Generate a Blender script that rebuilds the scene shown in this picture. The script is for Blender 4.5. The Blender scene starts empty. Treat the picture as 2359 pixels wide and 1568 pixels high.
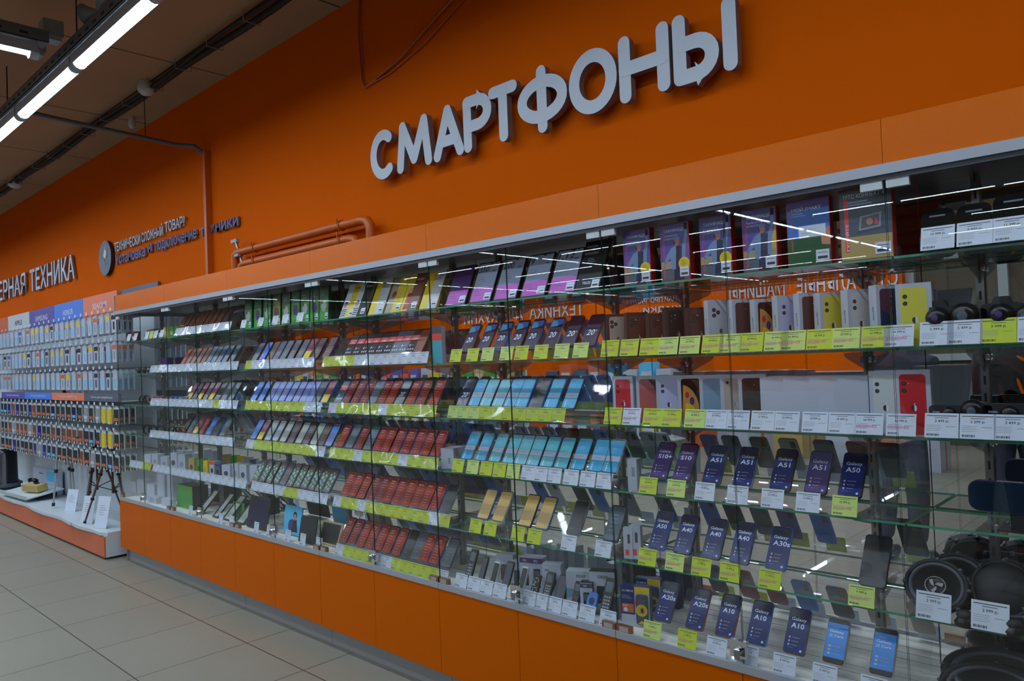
import bpy, math, random
from mathutils import Matrix, Vector
random.seed(7)
PI = math.pi
sc = bpy.context.scene
COL = sc.collection

# ------------------------------------------------------------------ camera
CAM = Vector((0.70395, -2.29255, 1.55)); YAW, PITCH, ROLL, FPX = 0.762197, 0.0216, -0.0387284, 1750.0
_f = Vector((-math.sin(YAW) * math.cos(PITCH), math.cos(YAW) * math.cos(PITCH), math.sin(PITCH)))
_r0 = Vector((math.cos(YAW), math.sin(YAW), 0)); _u0 = _r0.cross(_f)
CR = math.cos(ROLL) * _r0 + math.sin(ROLL) * _u0
CU = -math.sin(ROLL) * _r0 + math.cos(ROLL) * _u0
cd = bpy.data.cameras.new('camera'); cam = bpy.data.objects.new('camera', cd); COL.objects.link(cam)
cd.sensor_width = 36; cd.lens = 36 * FPX / 2359; cd.clip_start = 0.05; cd.clip_end = 200
mw = Matrix((CR, CU, -_f)).transposed().to_4x4(); mw.translation = CAM; cam.matrix_world = mw
sc.camera = cam

# ------------------------------------------------------------------ world, exposure
w = bpy.data.worlds.new('store_ambient'); sc.world = w; w.use_nodes = True
w.node_tree.nodes['Background'].inputs[0].default_value = (0.55, 0.62, 0.66, 1)
w.node_tree.nodes['Background'].inputs[1].default_value = 0.10
sc.view_settings.view_transform = 'Standard'; sc.view_settings.look = 'None'
sc.view_settings.exposure = 0.0; sc.view_settings.gamma = 1; sc.view_settings.use_curve_mapping = False
LAMP = 36.0
sc.cycles.transparent_max_bounces = 48; sc.cycles.max_bounces = 12; sc.cycles.glossy_bounces = 6
sc.cycles.sample_clamp_indirect = 60.0

def X_at(px, Y, z):
    """world X of the point on the line (Y, z) that the photograph shows in pixel column px"""
    a = (px - 1179.5) / FPX
    v = CR - a * _f
    return CAM.x - (v.y * (Y - CAM.y) + v.z * (z - CAM.z)) / v.x

# ------------------------------------------------------------------ materials
def lin(c):
    c = c / 255.0
    return c / 12.92 if c <= 0.04045 else ((c + 0.055) / 1.055) ** 2.4
MATS = {}
def mat(name, rgb, rough=0.5, metal=0.0, k=1.0, emit=0, spec=0.5, bump=0, var=0):
    if name in MATS: return MATS[name]
    m = bpy.data.materials.new(name); m.use_nodes = True; nt = m.node_tree
    b = nt.nodes['Principled BSDF']
    col = tuple(min(0.92, lin(x) * k) for x in rgb) + (1,)
    b.inputs['Base Color'].default_value = col
    b.inputs['Roughness'].default_value = rough; b.inputs['Metallic'].default_value = metal
    b.inputs['Specular IOR Level'].default_value = spec
    if emit:
        b.inputs['Emission Color'].default_value = col; b.inputs['Emission Strength'].default_value = emit
    if var or bump:
        tc = nt.nodes.new('ShaderNodeTexCoord'); n = nt.nodes.new('ShaderNodeTexNoise')
        n.inputs['Scale'].default_value = 3.0 if not bump else 40; n.inputs['Detail'].default_value = 6
        nt.links.new(tc.outputs['Object'], n.inputs['Vector'])
        if var:
            r = nt.nodes.new('ShaderNodeMapRange'); r.inputs[3].default_value = 1 - var; r.inputs[4].default_value = 1 + var
            nt.links.new(n.outputs['Fac'], r.inputs[0])
            mx = nt.nodes.new('ShaderNodeVectorMath'); mx.operation = 'SCALE'; mx.inputs[0].default_value = col[:3]
            nt.links.new(r.outputs[0], mx.inputs['Scale']); nt.links.new(mx.outputs[0], b.inputs['Base Color'])
        if bump:
            bp = nt.nodes.new('ShaderNodeBump'); bp.inputs['Strength'].default_value = bump; bp.inputs['Distance'].default_value = 0.01
            nt.links.new(n.outputs['Fac'], bp.inputs['Height']); nt.links.new(bp.outputs[0], b.inputs['Normal'])
    MATS[name] = m
    return m

def glass_mat(name, tint, rough=0.0, f0=0.04, haze=0.0, graze=0.4):
    m = bpy.data.materials.new(name); m.use_nodes = True; nt = m.node_tree; N = nt.nodes.new; L = nt.links.new
    nt.nodes.remove(nt.nodes['Principled BSDF']); out = nt.nodes['Material Output']
    g = N('ShaderNodeNewGeometry'); d = N('ShaderNodeVectorMath'); d.operation = 'DOT_PRODUCT'
    L(g.outputs['Incoming'], d.inputs[0]); L(g.outputs['Normal'], d.inputs[1])
    a = N('ShaderNodeMath'); a.operation = 'ABSOLUTE'; L(d.outputs['Value'], a.inputs[0])
    s = N('ShaderNodeMath'); s.operation = 'SUBTRACT'; s.inputs[0].default_value = 1; L(a.outputs[0], s.inputs[1])
    p = N('ShaderNodeMath'); p.operation = 'POWER'; p.inputs[1].default_value = 5; L(s.outputs[0], p.inputs[0])
    q = N('ShaderNodeMath'); q.operation = 'MULTIPLY_ADD'; q.inputs[1].default_value = (1 - f0) * graze; q.inputs[2].default_value = f0
    L(p.outputs[0], q.inputs[0])
    t = N('ShaderNodeBsdfTransparent'); t.inputs[0].default_value = tint + (1,)
    gl = N('ShaderNodeBsdfGlossy'); gl.inputs['Roughness'].default_value = rough; gl.inputs[0].default_value = (1, 1, 1, 1)
    base = t
    if haze:
        df = N('ShaderNodeBsdfDiffuse'); df.inputs[0].default_value = (0.8, 0.86, 0.88, 1)
        mh = N('ShaderNodeMixShader'); mh.inputs[0].default_value = haze; L(t.outputs[0], mh.inputs[1]); L(df.outputs[0], mh.inputs[2]); base = mh
    mx = N('ShaderNodeMixShader'); L(q.outputs[0], mx.inputs[0]); L(base.outputs[0], mx.inputs[1]); L(gl.outputs[0], mx.inputs[2])
    L(mx.outputs[0], out.inputs[0]); MATS[name] = m
    return m

def brick_mat(name, c1, line, size, msize, rough, off=(0, 0, 0), k=1.0, w=None, spec=0.5, var=0.05):
    m = bpy.data.materials.new(name); m.use_nodes = True; nt = m.node_tree; N = nt.nodes.new; L = nt.links.new
    b = nt.nodes['Principled BSDF']; b.inputs['Roughness'].default_value = rough; b.inputs['Specular IOR Level'].default_value = spec
    tc = N('ShaderNodeTexCoord'); mp = N('ShaderNodeMapping'); mp.inputs['Location'].default_value = off
    L(tc.outputs['Object'], mp.inputs['Vector'])
    br = N('ShaderNodeTexBrick'); br.offset = 0; br.squash = 1
    br.inputs['Scale'].default_value = 1; br.inputs['Brick Width'].default_value = w or size; br.inputs['Row Height'].default_value = size
    br.inputs['Mortar Size'].default_value = msize; br.inputs['Mortar Smooth'].default_value = 0; br.inputs['Bias'].default_value = 0
    base = [lin(x) * k for x in c1]
    br.inputs['Color1'].default_value = tuple(x * 0.98 for x in base) + (1,); br.inputs['Color2'].default_value = tuple(x * 1.02 for x in base) + (1,)
    br.inputs['Mortar'].default_value = tuple(lin(x) * k for x in line) + (1,)
    L(mp.outputs[0], br.inputs['Vector'])
    n = N('ShaderNodeTexNoise'); n.inputs['Scale'].default_value = 2.2; n.inputs['Detail'].default_value = 8; L(tc.outputs['Object'], n.inputs['Vector'])
    r = N('ShaderNodeMapRange'); r.inputs[3].default_value = 1 - var; r.inputs[4].default_value = 1 + var; L(n.outputs['Fac'], r.inputs[0])
    s = N('ShaderNodeVectorMath'); s.operation = 'SCALE'; L(br.outputs['Color'], s.inputs[0]); L(r.outputs[0], s.inputs['Scale'])
    L(s.outputs[0], b.inputs['Base Color']); MATS[name] = m
    return m

K = 1.85   # photographed surface colour -> reflectance, the shop is exposed about a stop under
def C(name, rgb, rough=0.45, **kw): return mat(name, rgb, rough, k=kw.pop('k', K), **kw)
M = {}
M['wall'] = C('orange_wall_paint', (152, 64, 0), 0.8, k=2.15, var=0.04, spec=0.05)
M['orange'] = C('orange_laminate', (142, 64, 0), 0.35, k=2.2, spec=0.05)
M['header'] = C('orange_header_laminate', (155, 74, 0), 0.22, k=2.1, spec=0.2)
M['duct'] = C('painted_orange_pipe', (135, 60, 4), 0.45, k=2.1)
M['white'] = C('white_plastic', (170, 172, 172), 0.4)
M['cardw'] = C('white_card', (158, 166, 178), 0.35)
M['cardy'] = C('lime_yellow_card', (146, 160, 22), 0.35)
M['cardp'] = C('glare_pale_lime_card', (150, 168, 84), 0.3)  # yellow tags under glare: the glare is put into the card colour
M['ink'] = C('dark_print', (45, 48, 52), 0.5)
M['inkr'] = C('pink_stamp_ink', (175, 80, 120), 0.5)
M['inkw'] = C('white_print', (165, 175, 190), 0.4)
M['alu'] = C('brushed_aluminium', (140, 145, 152), 0.35, k=1.6, metal=0.3)
M['chrome'] = mat('chrome', (215, 215, 215), 0.12, 1.0)
M['steel'] = mat('steel_upright', (150, 150, 150), 0.3, 0.9)
M['bronze'] = mat('bronze_hinge', (165, 120, 95), 0.3, 0.8)
M['plinth'] = C('grey_plinth', (118, 118, 118), 0.5)
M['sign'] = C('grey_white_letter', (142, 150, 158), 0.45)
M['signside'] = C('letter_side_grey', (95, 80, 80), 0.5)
M['signblue'] = C('violet_letter', (66, 62, 110), 0.5)
M['black'] = C('black_plastic', (18, 20, 24), 0.25, k=1.2)
M['blackm'] = C('matt_black_plastic', (26, 28, 30), 0.6, k=1.2)
M['dgrey'] = C('dark_grey_plastic', (55, 60, 68), 0.4)
M['grey'] = C('mid_grey_plastic', (110, 116, 122), 0.4)
M['brown'] = C('brown_phone_back', (95, 52, 35), 0.35)
M['navy'] = C('navy_screen', (20, 30, 84), 0.2, spec=.35)
M['navy2'] = C('deep_navy_screen', (22, 26, 52), 0.2)
M['violet'] = C('violet_screen', (58, 42, 92), 0.2)
M['skyblue'] = C('sky_blue_screen', (52, 130, 166), 0.25, spec=.25)
M['teal'] = C('teal_screen', (50, 135, 150), 0.25)
M['band'] = C('pale_lilac_band', (140, 152, 172), 0.3)
M['red'] = C('brick_red_screen', (126, 37, 17), 0.35, spec=.15)
M['reddark'] = C('dark_brick_red_screen', (106, 33, 17), 0.35, spec=.15)
M['redp'] = C('red_print', (178, 62, 60), 0.4)
M['lilac'] = C('lilac_screen', (96, 108, 160), 0.3)
M['royal'] = C('royal_blue_screen', (40, 90, 160), 0.3)
M['greysc'] = C('stone_grey_screen', (125, 132, 124), 0.3)
M['brownsc'] = C('cocoa_screen', (66, 48, 44), 0.3)
M['slate'] = C('slate_screen', (60, 72, 82), 0.3)
M['maroon'] = C('maroon_screen', (112, 38, 58), 0.3)
M['mint'] = C('mint_dot', (90, 160, 135), 0.4)
M['gold'] = C('mustard_screen', (160, 128, 58), 0.3)
M['j2'] = C('bright_blue_screen', (44, 108, 176), 0.25)
M['yellow'] = C('yellow_print', (170, 150, 20), 0.4)
M['cyan'] = C('cyan_print', (60, 150, 190), 0.4)
M['green'] = C('green_print', (52, 120, 40), 0.4)
M['greend'] = C('dark_green_print', (24, 64, 34), 0.4)
M['magenta'] = C('magenta_print', (140, 54, 140), 0.4)
M['purple'] = C('purple_print', (66, 36, 92), 0.4)
M['posterviolet'] = C('violet_poster', (62, 58, 122), 0.35)
M['redside'] = C('deep_red_card', (122, 14, 14), 0.35)
M['sand'] = C('sand_print', (120, 116, 98), 0.4)
M['denim'] = C('light_denim_print', (88, 108, 138), 0.5)
M['skin'] = C('skin', (150, 105, 84), 0.55)
M['boxw'] = C('white_box_card', (142, 148, 160), 0.3)
M['boxs'] = C('white_box_side', (140, 148, 158), 0.35)
M['boxd'] = C('dark_brown_box', (52, 44, 42), 0.3)
M['applered'] = C('red_phone_print', (150, 32, 38), 0.3)
M['appleyel'] = C('soft_yellow_print', (165, 160, 60), 0.3)
M['applelil'] = C('soft_lilac_print', (140, 146, 176), 0.3)
M['champ'] = C('champagne_print', (140, 128, 120), 0.3)
M['coral'] = C('coral_print', (140, 76, 74), 0.3)
M['planet'] = C('planet_print', (150, 110, 60), 0.3)
M['planetb'] = C('blue_planet_print', (96, 122, 142), 0.3)
M['kraft'] = C('kraft_card', (140, 122, 72), 0.6)
M['wood'] = C('tan_frame', (140, 120, 80), 0.5)
M['jeans'] = C('dark_blue_denim', (38, 46, 64), 0.8)
M['coat'] = C('dark_navy_coat', (26, 28, 38), 0.8)
M['hair'] = C('dark_brown_hair', (35, 26, 22), 0.7)
M['concrete'] = None
M['tray'] = C('galvanised_dark_tray', (70, 74, 80), 0.5)
M['cable'] = C('black_cable', (26, 24, 24), 0.7, k=1.0)
M['lampgrey'] = C('lamp_end_cap', (120, 126, 134), 0.5)
M['gondola'] = C('white_gondola_enamel', (150, 158, 162), 0.4)
M['gonorange'] = C('terracotta_orange_panel', (158, 78, 44), 0.4)
M['headw'] = C('pale_grey_sign', (150, 156, 158), 0.5)
M['headv'] = C('violet_sign', (66, 62, 124), 0.5)
M['headb'] = C('blue_sign', (56, 96, 170), 0.5)
M['heado'] = C('salmon_orange_sign', (178, 96, 66), 0.5)
M['headg'] = C('slate_grey_sign', (70, 74, 86), 0.5)
GL = glass_mat('showcase_glass', (0.994, 0.999, 0.996), f0=0.028)
AC = glass_mat('clear_acrylic', (0.992, 0.996, 0.996), rough=0.03, f0=0.03, haze=0.02, graze=0.2)
FM = glass_mat('wavy_plastic_film', (0.985, 0.99, 0.99), rough=0.06, f0=0.07, haze=0.02, graze=0.6)
_nt = FM.node_tree; _n = _nt.nodes.new('ShaderNodeTexNoise'); _n.inputs['Scale'].default_value = 6; _n.inputs['Detail'].default_value = 1
_tc = _nt.nodes.new('ShaderNodeTexCoord'); _nt.links.new(_tc.outputs['Object'], _n.inputs['Vector'])
_bp = _nt.nodes.new('ShaderNodeBump'); _bp.inputs['Strength'].default_value = 1.0; _bp.inputs['Distance'].default_value = 0.012; _nt.links.new(_n.outputs['Fac'], _bp.inputs['Height'])
_nt.links.new(_bp.outputs[0], [x for x in _nt.nodes if x.type == 'BSDF_GLOSSY'][0].inputs['Normal'])
M['glass'] = GL; M['acrylic'] = AC; M['film'] = FM
M['gedge'] = C('green_glass_edge', (60, 125, 100), 0.15, k=1.5)
M['gedged'] = C('dark_green_glass_edge', (26, 58, 48), 0.15, k=1.5)
M['mirror'] = mat('mirror', (250, 252, 250), 0.0, 1.0)
M['floor'] = brick_mat('beige_floor_tile', (132, 128, 114), (60, 50, 44), 0.6, 0.0030, 0.42, (0.4, 0.25, 0), K * 0.59, spec=0.35)
M['concrete'] = brick_mat('concrete_ceiling_slab', (118, 96, 72), (46, 36, 30), 6.0, 0.008, 0.85, (0.2, 0, 0), K * 1.08, w=1.5, var=0.12)
ml = bpy.data.materials.new('lamp_diffuser'); ml.use_nodes = True
_b = ml.node_tree.nodes['Principled BSDF']; _b.inputs['Emission Color'].default_value = (0.80, 0.95, 1.12, 1); _b.inputs['Emission Strength'].default_value = LAMP
M['lamp'] = ml

# ------------------------------------------------------------------ mesh builder
_TC = {}
def text_data(s):
    if s not in _TC:
        c = bpy.data.curves.new('lettering', 'FONT'); c.body = s; c.size = 1.0; c.resolution_u = 2; c.offset = 0.012
        o = bpy.data.objects.new('lettering', c); COL.objects.link(o)
        bpy.context.view_layer.update()
        me = bpy.data.meshes.new_from_object(o.evaluated_get(bpy.context.evaluated_depsgraph_get()))
        vs = [v.co.copy() for v in me.vertices]; fs = [tuple(p.vertices) for p in me.polygons]
        x0 = min(v.x for v in vs); x1 = max(v.x for v in vs); y0 = min(v.y for v in vs); y1 = max(v.y for v in vs)
        _TC[s] = ([((v.x - x0) / (x1 - x0), (v.y - y0) / (y1 - y0)) for v in vs], fs, (x1 - x0) / (y1 - y0))
        bpy.data.objects.remove(o); bpy.data.meshes.remove(me); bpy.data.curves.remove(c)
    return _TC[s]

class MB:
    def __init__(s): s.v = []; s.f = []; s.m = []; s.mats = []; s.sm = []
    def mi(s, m):
        m = M[m] if isinstance(m, str) else m
        if m not in s.mats: s.mats.append(m)
        return s.mats.index(m)
    def add(s, vs, fs, m, T=None, smooth=False):
        n = len(s.v); i = s.mi(m)
        s.v += [tuple(T @ Vector(v)) if T is not None else tuple(v) for v in vs]
        s.f += [tuple(n + k for k in f) for f in fs]; s.m += [i] * len(fs); s.sm += [smooth] * len(fs)
        return s
    def box(s, a, b, m, T=None, side=None):
        (x0, y0, z0), (x1, y1, z1) = a, b
        vs = [(x0, y0, z0), (x1, y0, z0), (x1, y1, z0), (x0, y1, z0), (x0, y0, z1), (x1, y0, z1), (x1, y1, z1), (x0, y1, z1)]
        fr, rest = [(0, 1, 5, 4)], [(1, 2, 6, 5), (2, 3, 7, 6), (3, 0, 4, 7), (4, 5, 6, 7), (3, 2, 1, 0)]
        if side is None: return s.add(vs, fr + rest, m, T)
        s.add(vs, fr, m, T); return s.add(vs, rest, side, T)
    def prism(s, poly, y0, y1, m, side=None, T=None, smooth=False):
        """poly in x,z (counter-clockwise seen from -Y), extruded from y0 (front) to y1"""
        n = len(poly); vs = [(x, y0, z) for x, z in poly] + [(x, y1, z) for x, z in poly]
        s.add(vs, [tuple(range(n))], m, T)
        s.add(vs, [tuple(range(2 * n - 1, n - 1, -1))] + [((i + 1) % n, i, n + i, n + (i + 1) % n) for i in range(n)], side or m, T, False)
        return s
    def quad(s, x0, z0, x1, z1, y, m, T=None):
        return s.add([(x0, y, z0), (x1, y, z0), (x1, y, z1), (x0, y, z1)], [(0, 1, 2, 3)], m, T)
    def poly(s, pts, y, m, T=None):
        return s.add([(x, y, z) for x, z in pts], [tuple(range(len(pts)))], m, T)
    def disc(s, x, z, rx, y, m, rz=None, n=16, T=None):
        rz = rz or rx
        return s.poly([(x + rx * math.cos(2 * PI * i / n), z + rz * math.sin(2 * PI * i / n)) for i in range(n)], y, m, T)
    def text(s, t, x, z, h, y, m, w=None, shear=0, T=None, right=False, depth=0, side=None):
        vs, fs, asp = text_data(t); w = w or h * asp
        if right: x -= w
        P = [(x + (u + shear * (v - 0.5) * h / w) * w, z + v * h) for u, v in vs]
        s.add([(a, y, b) for a, b in P], fs, m, T)
        if depth:
            cnt = {}
            for f in fs:
                for i in range(len(f)):
                    e = (f[i], f[(i + 1) % len(f)]); cnt[e] = 1
            bd = [e for e in cnt if (e[1], e[0]) not in cnt]
            n = len(P)
            s.add([(a, y, b) for a, b in P] + [(a, y + depth, b) for a, b in P], [(e[1], e[0], n + e[0], n + e[1]) for e in bd], side or m, T)
        return w
    def lines(s, x, z, w, n, pitch, y, m, h=0.0012, T=None):
        for i in range(n): s.quad(x, z - i * pitch, x + w * (0.7 + 0.3 * ((i * 7) % 3) / 2), z - i * pitch + h, y, m, T)
    def tube(s, pts, r, m, n=8, cap=True, T=None):
        pts = [Vector(p) for p in pts]; rings = []; vs = []
        up = Vector((0, 0, 1)); prev = None
        for i, p in enumerate(pts):
            d = (pts[min(i + 1, len(pts) - 1)] - pts[max(i - 1, 0)]).normalized()
            a = prev - d * prev.dot(d) if prev is not None else d.cross(up if abs(d.z) < 0.9 else Vector((1, 0, 0)))
            a.normalize(); prev = a; b = d.cross(a); rr = r[i] if isinstance(r, (list, tuple)) else r
            vs += [p + rr * (math.cos(2 * PI * k / n) * a + math.sin(2 * PI * k / n) * b) for k in range(n)]
        fs = [(i * n + k, i * n + (k + 1) % n, (i + 1) * n + (k + 1) % n, (i + 1) * n + k) for i in range(len(pts) - 1) for k in range(n)]
        s.add(vs, fs, m, T, True)
        if cap: s.add(vs, [tuple(range(n - 1, -1, -1)), tuple(range(len(vs) - n, len(vs)))], m, T)
        return s
    def lathe(s, prof, m, n=24, T=None, axis='z'):
        vs = []
        for r, h in prof:
            for k in range(n):
                c, q = r * math.cos(2 * PI * k / n), r * math.sin(2 * PI * k / n)
                vs.append((c, q, h) if axis == 'z' else (c, h, q))
        fs = [(i * n + k, i * n + (k + 1) % n, (i + 1) * n + (k + 1) % n, (i + 1) * n + k) for i in range(len(prof) - 1) for k in range(n)]
        return s.add(vs, fs, m, T, True)
    def mesh(s, name):
        me = bpy.data.meshes.new(name); me.from_pydata(s.v, [], s.f)
        for m in s.mats: me.materials.append(m)
        me.polygons.foreach_set('material_index', s.m); me.polygons.foreach_set('use_smooth', s.sm); me.update()
        return me
    def build(s, name, parent=None, **kw): return link(name, s.mesh(name), parent, **kw)

def link(name, data, parent=None, loc=None, rot=None, label=None, cat=None, group=None, kind=None):
    o = bpy.data.objects.new(name, data); COL.objects.link(o)
    if parent is not None: o.parent = parent
    if loc is not None: o.location = loc
    if rot is not None: o.rotation_euler = rot
    if label: o['label'] = label
    if cat: o['category'] = cat
    if group: o['group'] = group
    if kind: o['kind'] = kind
    return o
def thing(name, label, cat, loc=(0, 0, 0), rot=(0, 0, 0), group=None): return link(name, None, None, loc, rot, label, cat, group)
def rrect(w, h, r, n=4, x=0, z=0):
    out = []
    for cx, cz, a0 in ((x + w / 2 - r, z + r, -PI / 2), (x + w / 2 - r, z + h - r, 0), (x - w / 2 + r, z + h - r, PI / 2), (x - w / 2 + r, z + r, PI)):
        out += [(cx + r * math.cos(a0 + PI / 2 * i / n), cz + r * math.sin(a0 + PI / 2 * i / n)) for i in range(n + 1)]
    return out
ORD = ['first', 'second', 'third', 'fourth', 'fifth', 'sixth', 'seventh', 'eighth', 'ninth', 'tenth', 'eleventh', 'twelfth', 'thirteenth', 'fourteenth', 'fifteenth', 'sixteenth', 'seventeenth', 'eighteenth', 'nineteenth', 'twentieth', 'twenty-first', 'twenty-second', 'twenty-third', 'twenty-fourth', 'twenty-fifth']

# ------------------------------------------------------------------ the shop itself
WY = 0.38; CZ = 3.74; BY = -9.4
MB().box((-26, -27, -0.1), (8, 1.2, 0), 'floor').build('floor', kind='structure')
MB().box((-26, -27, CZ), (8, 1.2, CZ + 0.2), 'concrete').build('ceiling', kind='structure')
MB().box((-22, WY, 0), (8, WY + 0.2, CZ), 'wall').build('wall_back', kind='structure')
mb = MB(); mb.box((-22, BY - 0.2, 0), (-2.9, BY, 2.63), 'wall')
mb.build('wall_front', kind='structure')
M['dusk'] = C('dim_brown_partition', (66, 58, 46), 0.8); M['mull'] = C('pale_mullion', (120, 128, 128), 0.5)
MB().box((-26, -26.5, 0), (8, -26, CZ - 0.01), 'dusk').build('wall_far', kind='structure')
MB().box((-2.9, BY - 0.4, 0), (8, BY - 0.25, 2.9), 'dusk').build('wall_front_right', kind='structure')
mb = MB()
for i in range(9): mb.box((-2.9 + i * 1.2, BY - 0.25, 0), (-2.78 + i * 1.2, BY - 0.15, 2.95), 'mull')
for z in (1.25, 2.7): mb.box((-2.9, BY - 0.25, z), (7, BY - 0.17, z + 0.1), 'mull')
mb.build('trim_1', kind='structure')

# ------------------------------------------------------------------ linear lamps and cable trays
LZ = 3.30; LP = 1.145
def lamp_proto():
    r = thing('linear_lamp', 'x', 'lamp', group='linear ceiling lamps')
    h = MB(); h.box((-LP / 2 + .01, -.034, .012), (LP / 2 - .01, .034, .06), 'lampgrey'); h.box((-LP / 2 + .01, -.040, -.003), (LP / 2 - .01, -.037, .05), 'lampgrey'); h.box((-LP / 2 + .01, .037, -.003), (LP / 2 - .01, .040, .05), 'lampgrey'); h.build('housing', r)
    d = MB(); n = 8; L = LP / 2 - .045
    pr = [(-.036, .012)] + [(-.036 * math.cos(PI * i / n), .012 - .016 * math.sin(PI * i / n)) for i in range(1, n)] + [(.036, .012)]
    vs = [(-L, a, b) for a, b in pr] + [(L, a, b) for a, b in pr]; k = len(pr)
    d.add(vs, [(i, i + 1, k + i + 1, k + i) for i in range(k - 1)], 'lamp'); d.build('diffuser', r)
    for s in (-1, 1):
        c = MB(); c.tube([(s * (LP / 2 - .045), 0, .008), (s * (LP / 2 - .002), 0, .008)], .038, 'lampgrey', 12); c.build('end_cap', r)
    return r
LAMPN = {}; LAMP0 = lamp_proto(); lamp_used = []
def place_lamp(x, y, rz, label, z=LZ):
    if not lamp_used: r = LAMP0; lamp_used.append(1)
    else:
        r = LAMP0.copy(); COL.objects.link(r)
        for ch in list(LAMP0.children):
            c = ch.copy(); COL.objects.link(c); c.parent = r
    n = LAMPN.get(label, 0); LAMPN[label] = n + 1
    if 'row' in label: label = label.replace(', mirrored in the case', ', mirrored') + ', ' + ORD[min(n, 24)] + ' along'
    r.location = (x, y, z); r.rotation_euler = (0, 0, rz); r['label'] = label
def tray(name, a, b, label, posts, dz=0):
    """perforated channel hung on rods from the ceiling; a, b: ends of its axis"""
    t = thing(name, label, 'cable tray', group='hung trays that carry the lamps')
    a = Vector(a); b = Vector(b); alongx = abs(b.x - a.x) > abs(b.y - a.y); m = MB(); w = .055
    z0, z1 = LZ + .0605 + dz, LZ + .125 + dz
    if alongx:
        m.box((a.x, a.y - w, z0), (b.x, a.y + w, z0 + .003), 'tray'); m.box((a.x, a.y - w, z0), (b.x, a.y - w + .003, z1), 'tray'); m.box((a.x, a.y + w - .003, z0), (b.x, a.y + w, z1), 'tray')
    else:
        m.box((a.x - w, a.y, z0), (a.x + w, b.y, z0 + .003), 'tray'); m.box((a.x - w, a.y, z0), (a.x - w + .003, b.y, z1), 'tray'); m.box((a.x + w - .003, a.y, z0), (a.x + w, b.y, z1), 'tray')
    for i in range(int((b - a).length / .12)):
        p = a + (b - a).normalized() * (.06 + i * .12)
        if alongx:
            for s in (-1, 1): m.box((p.x - .02, p.y + s * w - .0015 * (1 - s), z0 + .02), (p.x + .02, p.y + s * w + .0015 * (1 + s), z0 + .032), 'blackm')
        else:
            for s in (-1, 1): m.box((p.x + s * w - .0015 * (1 - s), p.y - .02, z0 + .02), (p.x + s * w + .0015 * (1 + s), p.y + .02, z0 + .032), 'blackm')
    m.build('channel', t)
    for q in posts:
        r = MB(); r.tube([(q[0], q[1], z1 - .03), (q[0], q[1], CZ)], .004, 'cable', 6); r.build('hanging_rod', t)
AY = -0.855
tray('cable_tray', (-21, AY, 0), (4, AY, 0), 'long dark perforated tray running parallel to the orange wall above the lamp row', [(-20.5 + 1.5 * i, AY) for i in range(17)])
for i in range(-8, 14):
    x = -4.006 + LP * (i - 7) + LP / 2
    nm = {6: 'bright ceiling lamp, middle one of the three in a line at upper left', 7: 'bright ceiling lamp nearest the camera, reaching the top edge', 5: 'bright ceiling lamp cut by the left edge, farthest of the three in a line'}.get(i)
    place_lamp(x, AY, 0, nm or 'lamp of the row along the orange wall, outside the frame')
for j, X in enumerate((-3.97, -8.3, -12.9, -17.5)):
    tray('cable_tray', (X, -18, 0), (X, -1.02 if j == 0 else -1.0, 0), ['dark perforated cross tray meeting the lamp row at upper left', 'cross tray over the shop floor, seen mirrored behind the middle bays', 'third cross tray, seen mirrored behind the left bays', 'farthest cross tray, only a trace in the leftmost mirror'][j], [(X, -1.6 - 1.8 * i) for i in range(9)])
    for i in range(14):
        place_lamp(X, -1.06 - LP / 2 - LP * i, PI / 2, 'lamp on the short cross tray at the left edge' if (i, j) == (0, 0) else ['lamp of the near cross row, mirrored in the right bays', 'lamp of the middle cross row, mirrored in the middle bays', 'lamp of the far cross row, mirrored in the left bays', 'lamp of the farthest cross row, a trace in the leftmost mirror'][j])
for k, Y in enumerate((-2.25, -5.0, -8.35, -10.4, -12.4, -14.4, -16.8)):  # first row is added, out of sight, to brighten floor, wall and cases
    tray('cable_tray', (-15, Y, 0), (3, Y, 0), ['first', 'second', 'third', 'fourth', 'fifth', 'sixth', 'seventh'][k] + ' long tray out over the shop floor, seen only in the mirrors', [(-14 + 2 * i, Y) for i in range(8)], .08)
    for i in range(13):
        if k > 2 and (i + k) % 4 == 0: continue
        x = -14 + LP * i + k * .35
        if min(abs(x - q) for q in (-3.97, -8.3, -12.9, -17.5)) > .62: place_lamp(x, Y, 0, 'lamp of the ' + ['first', 'second', 'third', 'fourth', 'fifth', 'sixth', 'seventh'][k] + ' long row over the shop floor, mirrored in the case', LZ + .08)

# ------------------------------------------------------------------ things on the ceiling and the trays
def conduit(name, pts, r, label, mt='cable', cat='cable'):
    m = MB(); m.tube(pts, r, mt, 8); return m.build(name, label=label, cat=cat)
m = MB()
m.tube([(x, .03 + .012 * math.sin(x * 3.1), CZ - .045) for x in [-13 + .4 * i for i in range(34)]], .022, 'cable', 8)
m.tube([(x, -.02 + .02 * math.sin(x * 2.3 + 1), CZ - .05) for x in [-13 + .4 * i for i in range(34)]], .014, 'cable', 8)
cb = m.build('cable_bundle', label='dark bundle of cables clipped along the ceiling beside the orange wall', cat='cables')
for i in range(24):
    c = MB(); x = -12.6 + .5 * i; c.tube([(x, -.05, CZ - .004), (x, -.05, CZ - .075), (x, .065, CZ - .075), (x, .065, CZ - .004)], .003, 'grey', 5); c.build('cable_clip', cb)
conduit('steel_conduit', [(-5.32, -.79, 3.385), (-5.29, -.5, 3.36), (-5.2, .2, 3.3), (-5.12, .30, 3.29), (-5.04, .345, 3.22), (-5.03, .352, 3.245)], .017, 'thin metal pipe crossing under the ceiling towards the orange wall', 'tray', 'pipe')
m = MB(); m.box((-5.05, .33, 2.0), (-5.01, WY, 3.24), 'duct'); m.build('cable_duct', label='orange painted vertical duct on the wall between the small signs and the pipes', cat='cable duct')
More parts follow.
